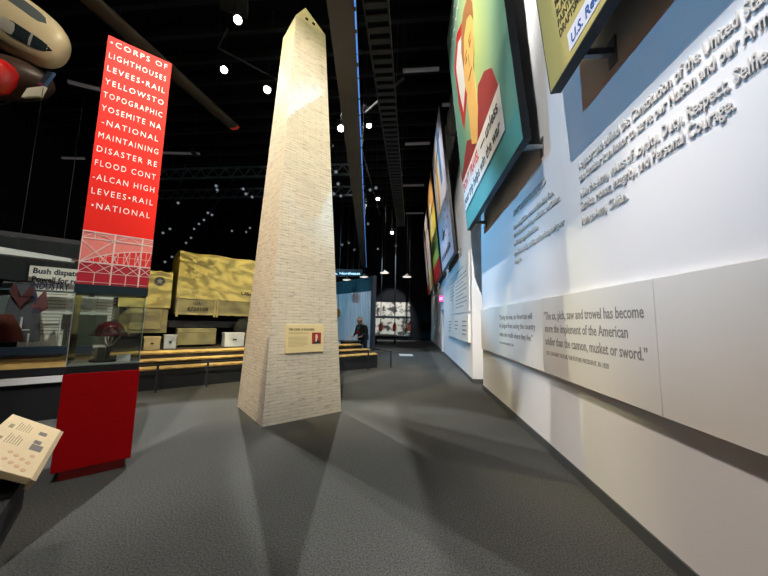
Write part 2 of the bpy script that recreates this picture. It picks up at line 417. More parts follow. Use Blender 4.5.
MB().box(-.19, 0, -.21, -.2, .01, .33).build('lit_face', mat('exit_pink', (.6, .03, .2), .4, emit=(1, .08, .4), estr=1.6), ex)
text('letters', 'EXIT', mat('exit_white', (1, .8, .85), .4, emit=(1, .5, .7), estr=2), ex, frame((-.18, -.2105, .1), (1,0,0), (0,0,1)), .14, .16, bold=.002)

# ------------------------------------------------------------------ posters on stand-off brackets
PB, PT_ = Vector((1.37, 0, 3.93)), Vector((.87, 0, 9.22))
PU = (PT_ - PB); PH = PU.length; PU.normalize()
PWD = 3.88
FR_M = mat('black_poster_frame', (.012, .014, .016), .35, spec=.4)
def poster(label, y_far, face, width=PWD):
    M = frame((PB.x, y_far, PB.z), (0,-1,0), PU)                    # x along the wall to the viewer's right, y up the face, z out
    t = thing('poster', label, 'poster', M=M)
    m = MB(); b = .012; k = -.10
    m.box(-b, width+b, -b, 0, k, .002).box(-b, width+b, PH, PH+b, k, .002).box(-b, 0, 0, PH, k, .002).box(width, width+b, 0, PH, k, .002)
    m.box(0, width, 0, PH, k, -.06)
    m.build('frame', FR_M, t)
    f = MB().box(0, width, 0, PH, -.06, .0).build('picture', face, t)
    Mi = M.inverted()
    for yy in (y_far - .35, y_far - width + .35):
        for zz in (PB.z + .05, PB.z + PH * .82):
            xx = PB.x + (PT_.x - PB.x) * (zz - PB.z) / (PT_.z - PB.z) + .08
            xwall = XW if yy < 8 else XF
            m = MB().box(xx, xwall, yy-.025, yy+.025, zz, zz+.06, Mi).box(xwall-.012, xwall, yy-.05, yy+.05, zz-.1, zz+.16, Mi)
            m.build('bracket', GREYM, t)
    t['_y'] = y_far
    return t, f
def puv(t, px, py):
    M = t.matrix_basis; n = M.col[2].to_3d(); c = M.col[3].to_3d(); v = ray(px, py)
    P = O + v * ((c - O).dot(n) / v.dot(n)); q = M.inverted() @ P; return (q.x, q.y)
def shape(name, pts, m, parent, z=.004, th=.004): return MB().prism(pts, z - th, z).build(name, m, parent)

OLV = mat('poster_olive', (.43, .37, .13), .5)
p1, f1 = poster('olive poster with blue handwriting, nearest of the wall posters', 2.98, OLV)
NAVY = mat('poster_blue_ink', (.02, .09, .30), .5)
DKI = mat('poster_dark_ink', (.05, .04, .02), .5)
shape('paper_strip', [(.40, .065), (2.6, .065), (2.6, .235), (.40, .235)], mat('poster_pale_strip', (.60, .62, .72), .5), f1)
text('slogan', 'U.S. Recruiting Office', NAVY, f1, T(.44, .10, .005), .085, 1.0, bold=.003, shear=.15)
for i, w in enumerate(('DRAFTSMEN', 'PAINTERS', 'BLACKSMITHS', 'MASONS')):
    text('text_line', w, DKI, f1, T(.29, .315 + i*.105, .003), .075, bold=.0012, xs=.72)

def halo_green():
    m = mat('poster_green', (.17, .38, .27), .5); nt = m.node_tree; b = nt.nodes['Principled BSDF']
    tc = nt.nodes.new('ShaderNodeTexCoord'); mp = nt.nodes.new('ShaderNodeMapping'); mp.vector_type = 'TEXTURE'
    mp.inputs['Location'].default_value = (2.2, 3.0, 0); mp.inputs['Scale'].default_value = (1.7, 2.4, 5)
    g = nt.nodes.new('ShaderNodeTexGradient'); g.gradient_type = 'SPHERICAL'
    r = nt.nodes.new('ShaderNodeValToRGB'); r.color_ramp.elements[0].color = (.16, .36, .27, 1); r.color_ramp.elements[1].position = .75; r.color_ramp.elements[1].color = (.52, .62, .22, 1)
    nt.links.new(tc.outputs['Object'], mp.inputs[0]); nt.links.new(mp.outputs[0], g.inputs[0]); nt.links.new(g.outputs[0], r.inputs[0]); nt.links.new(r.outputs[0], b.inputs['Base Color'])
    return m
p2, f2 = poster('green poster of a person in a red coat above the travel slogan', 7.64, halo_green())
PR = mat('poster_red', (.62, .02, .02), .5); COAT = mat('poster_coat_red', (.36, .045, .04), .5); SKIN = mat('poster_skin', (.88, .52, .15), .5)
PW = mat('poster_white', (.82, .80, .74), .5); PBK = mat('poster_black', (.02, .018, .016), .5)
shape('bottom_panel', [(.0, .0), (PWD, .0), (PWD, .47), (.0, .47)], mat('poster_teal', (.10, .36, .32), .5), f2, .003)
shape('pillow', [(.55, 4.05), (1.2, 4.3), (1.75, 4.0), (1.5, 2.6), (.85, 2.15), (.6, 3.0)], PR, f2, .005)
shape('pillow_white', [(.74, 3.85), (1.2, 4.05), (1.6, 3.85), (1.4, 2.8), (.98, 2.5), (.80, 3.1)], PW, f2, .007)
shape('coat', [(.0, 1.1), (.05, 1.36), (1.0, 1.78), (1.45, 1.55), (2.1, 1.75), (2.3, 2.05), (2.75, 1.95), (3.12, 1.68), (3.36, 1.1)], COAT, f2, .009)
shape('neck', [(1.40, 1.45), (1.50, 2.6), (2.15, 2.7), (2.16, 1.75), (1.85, 1.2)], SKIN, f2, .011)
hd = shape('head', [(1.93+.50*math.cos(a)+.12*math.sin(a), 3.05+.68*math.sin(a)) for a in [2*PI*k/28 for k in range(28)]], SKIN, f2, .013)
HAIR = mat('poster_hair', (.40, .17, .06), .5)
shape('hair', [(1.46, 3.1), (1.42, 3.6), (1.65, 3.95), (2.0, 4.02), (2.38, 3.85), (2.58, 3.5), (2.52, 3.2), (2.36, 3.5), (2.1, 3.66), (1.75, 3.6), (1.58, 3.3)], HAIR, f2, .015)
m = MB()
for ex_ in (1.74, 2.14):
    m.prism([(ex_+.09*math.cos(a), 3.10+.032*math.sin(a)) for a in [2*PI*k/12 for k in range(12)]], .013, .017)
    m.box(ex_-.12, ex_+.12, 3.2, 3.235, .013, .017)
m.box(1.92, 1.955, 2.8, 3.05, .013, .017).box(1.75, 2.08, 2.62, 2.665, .013, .017)
m.build('face_lines', HAIR, hd)
shape('slogan_band', [(.08, .47), (3.36, .47), (3.36, 1.20), (.08, 1.20)], PW, f2, .018)
text('slogan', "DON'T TRAVEL", PR, f2, T(.16, .90, .020), .22, 1.70, bold=.006)
text('slogan', '\u2014 unless', PBK, f2, T(2.05, .90, .020), .22, 1.15, bold=.006)
text('slogan', 'your trip helps win the war', PBK, f2, T(.16, .58, .020), .21, 3.05, bold=.006)
for v in (4.98, 4.64):
    m = MB(); pts = [(.3 + 3.2*i/40, v + .045*math.sin(i*1.9) + .02*math.sin(i*4.1)) for i in range(41)]
    m.prism([(x, y+.028) for x, y in pts] + [(x, y-.028) for x, y in pts[::-1]], .001, .004)
    m.build('script_line', PW, f2)

p3, f3 = poster('pale lavender poster with a tall orange figure, third along the wall', 14.0, mat('poster_lavender', (.60, .60, .72), .5))
PO = mat('poster_orange', (.75, .38, .10), .5); PBL = mat('poster_blue', (.06, .22, .48), .5); PYL = mat('poster_yellow', (.80, .62, .06), .5); PGN = mat('poster_leaf_green', (.32, .50, .10), .5)
CRM = mat('poster_cream', (.78, .68, .48), .5)
shape('figure', [(1.2, 1.7), (.8, 2.6), (.7, 3.7), (1.0, 4.7), (1.5, 5.1), (2.0, 4.5), (2.2, 3.3), (1.8, 2.2), (1.5, 1.5)], CRM, f3, .006)
shape('figure_shade', [(1.25, 1.9), (1.1, 2.8), (1.2, 4.1), (1.6, 4.7), (1.75, 3.5), (1.5, 2.3)], PO, f3, .008)
shape('blue_panel', [(2.4, 3.0), (2.4, 5.2), (2.95, 5.2), (2.95, 3.0)], PBL, f3, .006)
shape('dark_bird', [(1.1, 1.15), (1.5, 1.35), (1.45, 1.6), (1.75, 1.35), (2.2, 1.3), (1.8, 1.1), (1.6, .95), (1.5, 1.12)], DKI, f3, .008)
m = MB()
for i in range(9): m.box(2.2 + (i % 3)*.42, 2.45 + (i % 3)*.42, .35 + .22*i, .42 + .22*i, .001, .006)
m.build('red_marks', mat('poster_dusty_red', (.5, .12, .14), .5), f3)
m = MB()
for i in range(6): m.box(.4 + i*.5, .75 + i*.5, .35, .55, .001, .006)
m.build('lettering_strokes', DKI, f3)

p4, f4 = poster('yellow and orange poster with a red base, fourth along the wall', 18.7, PYL)
shape('orange_sky', [(0, 3.3), (PWD, 3.6), (PWD, PH), (0, PH)], PO, f4, .005)
shape('pale_band', [(.9, .9), (.9, 4.4), (2.1, 4.4), (2.1, .9)], mat('poster_pale_yellow', (.85, .80, .45), .5), f4, .007)
shape('green_field', [(0, .9), (PWD, .9), (PWD, 1.7), (2, 2.1), (0, 1.8)], PGN, f4, .009)
shape('red_base', [(0, 0), (PWD, 0), (PWD, .9), (0, .9)], PR, f4, .009)
p5, f5 = poster('pale poster with a yellow lower corner, fifth along the wall', 23.4, mat('poster_pale_grey', (.62, .60, .58), .5), 3.6)
shape('pink_panel', [(.3, 2.0), (.3, 5.0), (1.9, 5.0), (1.9, 2.0)], mat('poster_pink', (.65, .40, .34), .5), f5, .006)
shape('yellow_corner', [(1.6, .1), (3.5, .1), (3.5, 1.4), (1.6, 1.1)], PYL, f5, .006)
p6, f6 = poster('narrow-looking pink and white poster with a red foot, farthest along the wall', 26.7, mat('poster_rose', (.68, .50, .46), .5), 2.6)
shape('red_foot', [(0, .05), (2.6, .05), (2.6, .7), (0, .7)], PR, f6, .006)
shape('white_panel', [(.4, 1.4), (.4, 5), (2.1, 5), (2.1, 1.4)], PW, f6, .006)
for p in (p1, p2, p3, p4, p5, p6): del p['_y']

# ------------------------------------------------------------------ red kiosk with banner and glass case
KW, KD = .59, .59
kO = Vector((-3.36, 2.79, 0)) - EV * .045
ki = thing('display_kiosk', 'red kiosk with a tall lettered red banner over a glass case', 'display case', kO, PI/4)
MB().box(.05, KW-.05, .05, KD-.05, 0, .10).build('toe_kick', mat('kick_red', (.30, .012, .012), .5), ki)
MB().box(0, KW, 0, KD, .10, 1.02).build('pedestal', RED, ki, bevel=.004)
MB().box(.01, KW-.01, .01, KD-.01, 1.02, 1.09).build('case_base', mat('case_black', (.012, .016, .02), .3), ki)
MB().box(.015, KW-.015, .015, KD-.015, 1.09, 1.10).build('case_floor', mat('case_grey_floor', (.35, .38, .38), .5), ki)
for (x0, x1, y0, y1) in ((.01, KW-.01, .01, .016), (.01, KW-.01, KD-.016, KD-.01), (.01, .016, .016, KD-.016), (KW-.016, KW-.01, .016, KD-.016)):
    MB().box(x0, x1, y0, y1, 1.10, 1.83).build('glass_pane', GLASS, ki)
m = MB()
for x in (.008, KW-.014):
    for y in (.008, KD-.014): m.box(x, x+.006, y, y+.006, 1.09, 1.83)
m.box(.008, KW-.008, .006, .012, 1.10, 1.106)
m.build('glass_edge', GEDGE, ki)
MB().box(0, KW, 0, KD, 1.83, 1.92).build('case_header', mat('header_dark_teal', (.012, .03, .04), .4), ki)
lamp = MB().lathe([(.02, 0), (.025, -.03)], 10, (.12, .2, 1.83)).build('case_lamp', CHROME, ki)
BZ0, BZ1 = 1.92, 4.74
bn = MB().box(.0, KW, .06, .48, BZ0, BZ1).build('banner', BANNER, ki)
bM = lambda x, z: frame((x, .0585, z), (1,0,0), (0,0,1))
BL_ = ['\u2022CORPS OF', 'LIGHTHOUSES', 'LEVEES\u2022RAIL', 'YELLOWSTO', 'TOPOGRAPHIC', 'YOSEMITE NA', '-NATIONAL', 'MAINTAINING', 'DISASTER RE', 'FLOOD CONT', '-ALCAN HIGH', 'LEVEES\u2022RAIL', '\u2022NATIONAL']
for i, s_ in enumerate(BL_):
    z = 4.635 - i * .1582
    text('text_line', s_, WHITE, bn, bM(.02 if i not in (6, 12) else .035, z), .068, (.53 if s_ not in ('-NATIONAL', '\u2022NATIONAL') else .50), bold=-.0004, sp=1.3)
# bridge graphic, x 0..KW, z BZ0..2.47
g0, g1 = BZ0 + .005, 2.49
G = lambda u, v: (u * KW, g0 + v * (g1 - g0))
def bridge_poly(name, pts, m, y0, y1):
    M = frame((0, 0, 0), (1,0,0), (0,0,1))
    return MB().prism([G(*p) for p in pts], -y0, -y1, M).build(name, m, bn)
bridge_poly('bridge_sky', [(0, .40), (1, .40), (1, 1), (0, 1)], mat('bridge_pink', (.80, .22, .19), .5, noise=.15, nscale=30), .0595, .058)
bridge_poly('bridge_lower', [(0, 0), (1, 0), (1, .40), (0, .40)], mat('bridge_crimson', (.50, .01, .03), .5), .0595, .058)
arch = [(.02 + .98*i/12, .41 + .31*math.sin(PI/2*min(1, i/12*1.02))**.9) for i in range(13)]
bridge_poly('bridge_arch_field', [(.02, .40)] + arch[1:] + [(1, .40)], mat('bridge_bright_red', (.80, .025, .02), .5), .058, .0565)
m = MB()
def bar(a, b, w):
    A = Vector(G(*a)); B = Vector(G(*b)); dd = (B - A).normalized(); nn = Vector((-dd.y, dd.x)) * w / 2
    m.prism([A+nn, A-nn, B-nn, B+nn], -.057, -.0545, frame((0,0,0), (1,0,0), (0,0,1)))
for a, b, w in [((0,.985),(1,.985),.010),((0,.86),(1,.86),.010),((.44,0),(.44,1),.013),((.84,0),(.84,1),.013),((.008,.2),(.008,1),.006),
    ((0,.41),(1,.41),.014),((0,.40),(.42,.84),.008),((.0,.82),(.40,.41),.008),((.17,.86),(.17,.98),.005),((.0,.86),(.17,.98),.005),((.17,.98),(.44,.86),.005),
    ((.44,.86),(.64,.98),.005),((.64,.98),(.84,.86),.005),((.84,.86),(1,.96),.005),((0,.22),(1,.22),.006),((0,.04),(1,.04),.005),
    ((.22,0),(.22,.22),.007),((.65,0),(.65,.22),.007),((0,.40),(.22,.22),.006),((.22,.22),(.44,.40),.006),((0,.22),(.2,.40),.005),((.24,.40),(.44,.22),.006),
    ((.44,.40),(.65,.22),.006),((.65,.22),(.84,.40),.006),((.46,.24),(.64,.40),.006),((.66,.40),(.84,.22),.006),((.84,.40),(1,.24),.006),((.84,.22),(1,.38),.006),
    ((.3,.56),(1,.56),.004)]: bar(a, b, w)
for a, b in zip(arch, arch[1:]): bar(a, b, .010)
for i in range(2, 12):
    x = arch[i][0]; bar((x, .41), arch[i], .004)
    bar((x, .41), arch[min(i+1, 12)] if i % 2 else arch[i-1], .005)
m.build('bridge_lattice', mat('bridge_white', (.80, .62, .58), .5), bn)
# helmet in the glass case
hO = kO + EV * .30 - NV * .30
h = thing('helmet', 'glossy maroon helmet on pale props inside the glass case of the red kiosk', 'helmet', (hO.x, hO.y, 1.40), PI/4)
HM = mat('maroon_lacquer', (.055, .008, .010), .12, coat=.6)
MB().lathe([(.13, 0), (.128, .03), (.115, .07), (.085, .105), (.045, .122), (.003, .126)], 24).build('shell', HM, h, True)
MB().lathe([(.125, .012), (.16, .0), (.178, -.012), (.176, -.02), (.15, -.012), (.12, -.004)], 24).build('brim', HM, h, True)
for k in range(7):
    a = 2*PI*k/7
    MB().lathe([(.013, -.008), (.017, .008), (.003, .02)], 8, (.142*math.cos(a), .142*math.sin(a), 0)).build('brim_stud', CHROME, h, True)
MB().tube([(-.11, 0, .075), (-.06, 0, .118), (0, 0, .134), (.06, 0, .118), (.11, 0, .075)], .008).build('crest', HM, h, True)
st = thing('helmet_stand', 'pale pronged stand under the maroon helmet in the glass case', 'display stand', (hO.x, hO.y, 1.10), PI/4)
BONE = mat('pale_prop', (.55, .47, .36), .5)
MB().lathe([(.15, 0), (.15, .015), (.02, .02), (.018, .16)], 20).build('base', mat('dark_cloth', (.03, .04, .04), .8), st)
for k in range(4):
    a = 2*PI*k/4 + .3
    MB().tube([(.015*math.cos(a), .015*math.sin(a), .16), (.05*math.cos(a), .05*math.sin(a), .21), (.1*math.cos(a), .1*math.sin(a), .276)], .009).build('prong', BONE, st, True)
for lb, x, rz in (('white slanted card at the right corner inside the glass case', .44, .5), ):
    MB().box(-.06, .06, -.002, .002, 0, .09, Matrix.Rotation(-.6, 4, 'X')).build('caption_card', WHITE).location = kO + EV * x - NV * .14 + Vector((0,0,1.102))
    tag(bpy.data.objects['caption_card'], lb, 'card'); bpy.data.objects['caption_card'].rotation_euler = (0, 0, PI/4)

# ------------------------------------------------------------------ reading rail bottom left
A_, C_, B_ = Vector((-2.37, 1.96, .82)), Vector((-2.53, 1.80, .965)), Vector((-1.80, 1.39, .82))
xv = (B_ - A_); L_ = xv.length; xv = NV.copy()
yv = (C_ - A_); yv = (yv - xv * yv.dot(xv)); Lh = yv.length; yv.normalize()
# local frame: x from right end (A) back to left end, seen from its reader it is right-to-left, so flip
RMx = frame(A_ + xv * L_, -xv, yv)
rr = thing('reading_rail', 'slanted cream text panel on a black stand at the lower left corner', 'sign', M=RMx)
MB().box(0, L_, 0, Lh, -.03, 0).build('panel', mat('rail_cream', (.62, .50, .30), .45, noise=.1, nscale=6), rr, bevel=.003)
MB().box(-.005, L_, -.02, 0, -.045, -.004).build('front_edge', mat('rail_edge', (.34, .26, .16), .4), rr)
RI = mat('rail_ink', (.22, .17, .09), .6)
for x0 in (.33, .56):
    MB().box(x0, x0+.07, Lh-.055, Lh-.035, 0, .001).build('heading_block', mat('rail_olive', (.22, .19, .08), .6), rr)
    m = MB()
    for i in range(6): m.box(x0, x0+.155 - .02*(i % 3), Lh-.075-i*.012, Lh-.071-i*.012, 0, .001)
    m.build('text_lines', RI, rr)
for x0, x1, y0, y1 in ((.33, .42, .03, .085), (.435, .49, .05, .085), (.59, .65, .05, .09)):
    MB().box(x0, x1, y0, y1, 0, .0012).build('photograph', mat('rail_photo', (.10, .085, .09), .5, noise=.5, nscale=60), rr)
m = MB()
for i in range(9):
    cx, cy = .06 + .024*i, .05 + .03*(i % 4); m.prism([(cx+.02*math.cos(a), cy+.012*math.sin(a)) for a in [2*PI*k/9+i for k in range(9)]], 0, .001)
m.build('drawing', mat('rail_drawing', (.55, .33, .2), .6), rr)
Ri = RMx.inverted()
mid = A_ + xv * L_ * .62; bz = .78
m = MB().box(.08, .60, -.26, -.05, .60, .77, Ri @ T(mid.x, mid.y, 0) @ Matrix.Rotation(-PI/4, 4, 'Z'))
m.build('housing', BLACK, rr)
MB().box(.14, .36, -.30, -.12, .02, .62, Ri @ T(mid.x, mid.y, 0) @ Matrix.Rotation(-PI/4, 4, 'Z')).build('leg', BLACK, rr)
MB().box(.06, .44, -.38, -.02, 0, .02, Ri @ T(mid.x, mid.y, 0) @ Matrix.Rotation(-PI/4, 4, 'Z')).build('foot_plate', BLACK, rr)

# ------------------------------------------------------------------ exhibit platform and railing
pf = thing('platform', 'long low black platform with golden stepped edges carrying the army truck', 'platform', sd(-.34, 8.5), PI/4)
PL = 7.15
MB().prism([(0, 0), (PL, 0), (PL, 1.3), (PL-.75, 1.3), (PL-.75, 6.5), (0, 6.5)], 0, .40).build('base', mat('platform_black', (.010, .012, .014), .5), pf)
def lumpy(name, y0, y1, z0, z1, m, seed):
    rnd = random.Random(seed); rs = []; n = 70
    for i in range(n + 1):
        x = PL * i / n; dz = rnd.uniform(-.014, .014); dy = rnd.uniform(-.02, .02)
        rs.append([(x, y0+dy, z0), (x, y0+dy-.02, (z0+z1)/2+dz), (x, y0+dy+.03, z1+dz-.015), (x, y0+.09, z1+dz), (x, y1, z1), (x, y1, z0)])
    return MB().rings(rs).build(name, m, pf, True)
lumpy('golden_edge', -.03, .16, .43, .50, GOLDM, 1)
MB().box(.02, PL-.02, .0, .16, .40, .43).build('riser', EARTH, pf)
MB().box(.02, PL-.02, .16, .42, .40, .46).build('earth_strip', EARTH, pf)
lumpy('golden_edge', .42, .62, .555, .615, GOLDM, 2)
MB().box(.02, PL-.02, .45, .62, .40, .555).build('riser', EARTH, pf)
MB().box(.02, PL-.02, .62, 1.0, .40, .55).build('earth_strip', EARTH, pf)
lumpy('golden_edge', 1.0, 1.25, .67, .745, GOLDM, 3)
MB().box(.02, PL-.02, 1.03, 1.25, .40, .67).build('riser', EARTH, pf)
MB().box(.02, PL-.77, 1.25, 6.4, .40, .74).build('ground', EARTH, pf)
ra = thing('guard_rail', 'low black guard rail with slim posts in front of the golden-edged platform', 'railing', sd(-.36, 8.25), PI/4)
MB().box(0, 7.6, -.02, .02, .55, .585).box(7.56, 7.6, 0, 1.5, .55, .585).build('top_rail', DARKM, ra)
for x in (.02, .93, 1.88, 2.95, 4.0, 5.0, 6.58, 7.58):
    MB().box(x-.02, x+.02, -.015, .015, 0, .55).box(x-.05, x+.05, -.05, .05, 0, .01).build('post', DARKM, ra)
MB().box(7.56, 7.6, 1.47, 1.5, 0, .55).build('post', DARKM, ra)

# ------------------------------------------------------------------ army truck
ZT = .742
tr = thing('army_truck', 'khaki canvas-topped army truck parked on the golden-edged platform', 'truck', sd(1.0, 10.55, 0), PI/4)
def canopy(x0, x1, y0, y1, z0, ze, zc, nx, seed):
    rnd = random.Random(seed); rs = []
    for i in range(nx + 1):
        x = x0 + (x1-x0)*i/nx; sag = .035*math.sin(i*PI/ (nx/4))**2
        r = [(x, y0, z0)]
        for k in range(1, 5): r.append((x, y0 + .012*math.sin(i*1.7+k*2) , z0 + (ze-z0)*k/5))
        for k in range(9):
            a = PI*k/8; r.append((x + rnd.uniform(-.005,.005), (y0+y1)/2 - (y1-y0)/2*math.cos(a), ze + (zc-ze)*math.sin(a)**.55 - sag))
        for k in range(4, 0, -1): r.append((x, y1, z0 + (ze-z0)*k/5))
        r.append((x, y1, z0)); rs.append(r)
    return MB().rings(rs)
canopy(0, 4.0, 0, 2.1, 2.15, 3.42, 3.64, 24, 4).build('bed_canopy', CANVAS, tr, True)
canopy(-1.25, -.12, .05, 2.05, 1.85, 2.72, 2.98, 12, 5).build('cab_canopy', CANVAS, tr, True)
MB().box(0, 4.0, .02, 2.08, 1.70, 2.16).build('bed', OLIVE, tr, bevel=.01)
m = MB()
for x in (.02, .98, 1.05, 2.0, 3.0, 3.94): m.box(x, x+.05, -.03, .02, 1.62, 2.18)
m.box(0, 4, -.02, .02, 1.68, 1.74); m.build('stake', mat('olive_light', (.24, .21, .10), .6), tr)
text('serial_lettering', '4729109', mat('truck_black_ink', (.02, .02, .012), .6), tr, frame((.28, .0, 1.80), (1,0,0), (0,0,1)) @ T(0,0,.021), .11, .55, bold=.004)
text('serial_lettering', 'USA', MATS['truck_black_ink'], tr, frame((.42, .0, 1.99), (1,0,0), (0,0,1)) @ T(0,0,.021), .09, .2, bold=.003)
text('canopy_lettering', 'USA', MATS['truck_black_ink'], tr, frame((1.72, -.02, 2.36), (1,0,0), (0,0,1)), .10, .42, bold=.003)
em = MB().lathe([(.12, 0), (.12, .006)], 20, M=frame((-.42, .03, 2.60), (1,0,0), (0,0,1))).build('round_emblem', mat('emblem_dark', (.03, .035, .05), .6), tr)
sp = []
for k in range(10):
    a = PI/2 + k*PI/5; r = .085 if k % 2 == 0 else .034; sp.append((r*math.cos(a), r*math.sin(a)))
MB().prism(sp, .006, .009, frame((-.42, .03, 2.60), (1,0,0), (0,0,1))).build('star', mat('emblem_grey', (.25, .24, .2), .6), em)
MB().box(-3.0, 4.2, .45, .65, 1.30, 1.50).box(-3.0, 4.2, 1.45, 1.65, 1.30, 1.50).build('chassis', DARKM, tr)
MB().prism([(-1.2, 1.15), (-.15, 1.15), (-.15, 1.85), (-.2, 1.9), (-.95, 1.9), (-1.2, 1.6)], -.10, -2.0, frame((0,0,0), (1,0,0), (0,0,1))).build('cab', OLIVE, tr, bevel=.01)
MB().box(-1.0, -.3, .06, .10, 1.25, 1.82).build('door', mat('olive_light2', (.21, .185, .09), .6, noise=.2, nscale=4), tr, bevel=.008)
MB().prism([(-2.9, 1.15), (-1.2, 1.15), (-1.2, 1.85), (-2.7, 1.72), (-2.9, 1.6)], -.5, -1.6, frame((0,0,0), (1,0,0), (0,0,1))).build('hood', OLIVE, tr, bevel=.02)
MB().prism([(-2.9, 1.0), (-2.8, 1.35), (-2.3, 1.45), (-1.7, 1.35), (-1.3, 1.05), (-1.35, 1.0), (-1.75, 1.28), (-2.3, 1.38), (-2.75, 1.28)], -.05, -.5, frame((0,0,0), (1,0,0), (0,0,1))).build('fender', OLIVE, tr)
tb = MB().box(.10, 1.10, -.02, .45, .80, 1.28).build('tool_box', OLIVE, tr, bevel=.015)
m = MB().box(.12, 1.08, -.035, -.02, 1.18, 1.2); m.build('lid_edge', mat('olive_light', (0,0,0)), tb)
MB().box(.12, .16, .1, .14, ZT, .8).box(1.0, 1.04, .1, .14, ZT, .8).build('box_strut', DARKM, tr)
TYRE = mat('black_rubber', (.012, .012, .012), .8)
for x in (-2.25, 2.15, 3.15):
    for y in (.22, 1.88):
        w = MB().lathe([(.2, -.13), (.46, -.13), (.5, -.09), (.5, .09), (.46, .13), (.2, .13)], 28, M=T(x, y, ZT+.5) @ Matrix.Rotation(PI/2, 4, 'X')).build('wheel', TYRE, tr, True)
        MB().lathe([(.2, -.05), (.2, .05), (.08, .08), (.08, -.08)], 16, M=T(x, y, ZT+.5) @ Matrix.Rotation(PI/2, 4, 'X')).build('hub', OLIVE, w, True)
# crates about the truck
def crate(label, px, py, d, w, dp, h_, m, name='equipment_case', cat='case'):
    s, dd, z = to_sd(at_d(px, py, d))
    t = thing(name, label, cat, sd(s, d, ZT), PI/4)
    MB().box(0, w, 0, dp, 0, h_*.8).build('body', m, t, bevel=.01)
    MB().box(-.01, w+.01, -.01, dp+.01, h_*.8, h_).build('lid', m, t, bevel=.01)
    MB().box(w*.4, w*.6, -.03, -.01, h_*.45, h_*.55).build('handle', DARKM, t)
CW = mat('case_white', (.52, .56, .60), .5); CG = mat('case_grey', (.26, .30, .34), .5); CT = mat('case_tan', (.34, .28, .15), .6)
crate('white equipment case with dark handle left of the obelisk edge, behind the platform edge', 224, 350, 10.2, .55, .4, .42, CW)
crate('grey equipment case between the truck cab and its olive tool box', 163, 352, 10.15, .28, .3, .38, CG)
crate('tan box on the platform beside the glass case corner', 143, 352, 10.0, .34, .3, .34, CT)

# ------------------------------------------------------------------ glazed diorama at far left
DC = 7.0
def case_pt(px, py): s, d, z = to_sd(at_d(px, py, DC)); return s, z
sL, sR = -5.2, -.42
ca = thing('diorama_case', 'long glazed diorama with black plinth at the far left', 'display case', sd(sL, DC), PI/4)
CL = sR - sL
z_sill = case_pt(30, 381)[1]; z_top = case_pt(30, 349)[1]; z_b1 = case_pt(30, 368)[1]
MB().box(0, CL, 0, 1.4, 0, z_sill-.04).build('plinth', BLACK, ca)
MB().box(0, CL, -.05, .12, z_sill-.04, z_sill+.05).build('sill', mat('sill_white', (.5, .52, .54), .4), ca)
MB().box(0, CL, .02, 1.4, z_b1-.12, z_b1-.02).build('lower_rail', BLACK, ca)
lst = MB().box(0, CL, .1, .5, z_b1-.02, z_b1+.10).build('golden_ground', GOLDM, ca)
MB().box(0, CL, .0, .1, z_top-.09, z_top+.03).build('upper_rail', mat('rail_navy', (.008, .02, .035), .4), ca)
MB().box(0, CL, .03, .042, z_top+.03, 2.75).build('glass_pane', GLASS, ca)
MB().box(0, CL, .0, .06, 2.75, 2.82).build('head_rail', DARKM, ca)
MB().box(0, CL, .8, .86, 1.99, 2.02).build('picture_rail', mat('rail_teal', (.05, .1, .12), .4), ca)
MB().box(0, CL, 1.3, 1.4, z_sill, 3.0).build('backdrop', mat('backdrop_slate', (.005, .008, .010), .8, noise=.4, nscale=3), ca)
m = MB()
for px in (50, 7, 17):
    s, z = case_pt(px, 350); x = s - sL; zt = case_pt(px, 335 if px == 17 else 317)[1]
    t = thing('slim_post', {50: 'slim white post with a crossbar, beside the newspaper wall', 7: 'slim white post with a crossbar at the left frame edge', 17: 'short slim white post at the foot of the grey drape'}[px], 'post', sd(s, DC + .55, z_top - .09), PI/4)
    MB().tube([(0,0,0), (0,0,zt - z_top + .09)], .012).build('upright', WHITE, t)
    if px != 17: MB().tube([(-.1,0,(zt-z_top)*.75), (.1,0,(zt-z_top)*.75)], .010).build('crossbar', WHITE, t)
    MB().lathe([(.04, 0), (.04, .02)], 10).build('foot', GREYM, t)
MB().box(0, CL, .42, 1.3, z_b1+.0, z_top-.09).build('display_floor', mat('floor_stone', (.16, .15, .13), .8, noise=.4, nscale=6), ca)
# newspaper wall
def on_d(d, px, py): s, dd, z = to_sd(at_d(px, py, d)); return s, z
dn = DC + 1.15
s0, zt0 = on_d(dn, 30, 266); s1, _ = on_d(dn, 78, 272); _, zb0 = on_d(dn, 30, 345); zt1 = on_d(dn, 60, 268)[1]
nw = thing('newspaper_board', 'large white newspaper enlargement with blue headlines inside the left diorama', 'display board', sd(s0, dn, z_top-.09), PI/4)
wN = s1 - s0 + .55; hN = zt1 - z_top + .09
PAPER = mat('newsprint', (.80, .79, .72), .7, noise=.12, nscale=5)
MB().box(0, wN, 0, .04, 0, hN).build('board', PAPER, nw)
HB_ = mat('headline_navy', (.008, .018, .05), .6)
nM = lambda x, z: frame((x, -.001, z), (1,0,0), (0,0,1))
text('headline', 'Bush dispatches', HB_, nw, nM(.04, hN-.13), .10, (s1-s0)*1.22, bold=.005)
text('headline', 'Powell for report', HB_, nw, nM(.04, hN-.28), .10, (s1-s0)*1.28, bold=.005)
m = MB()
for c in range(3):
    for i in range(13):
        if (c, i % 7) != (1, 3): m.box(.22+c*wN*.3, .22+c*wN*.3+wN*.25, -.002, 0, hN-.5-i*.06, hN-.48-i*.06)
m.build('column_text', mat('newsprint_grey', (.34, .34, .31), .7), nw)
MB().box(wN*.45, wN*.95, -.004, 0, .05, hN*.42).build('picture', mat('photo_olive', (.07, .075, .05), .7, noise=.6, nscale=7), nw)
s_, z_ = on_d(DC-.0, 29.5, 287)
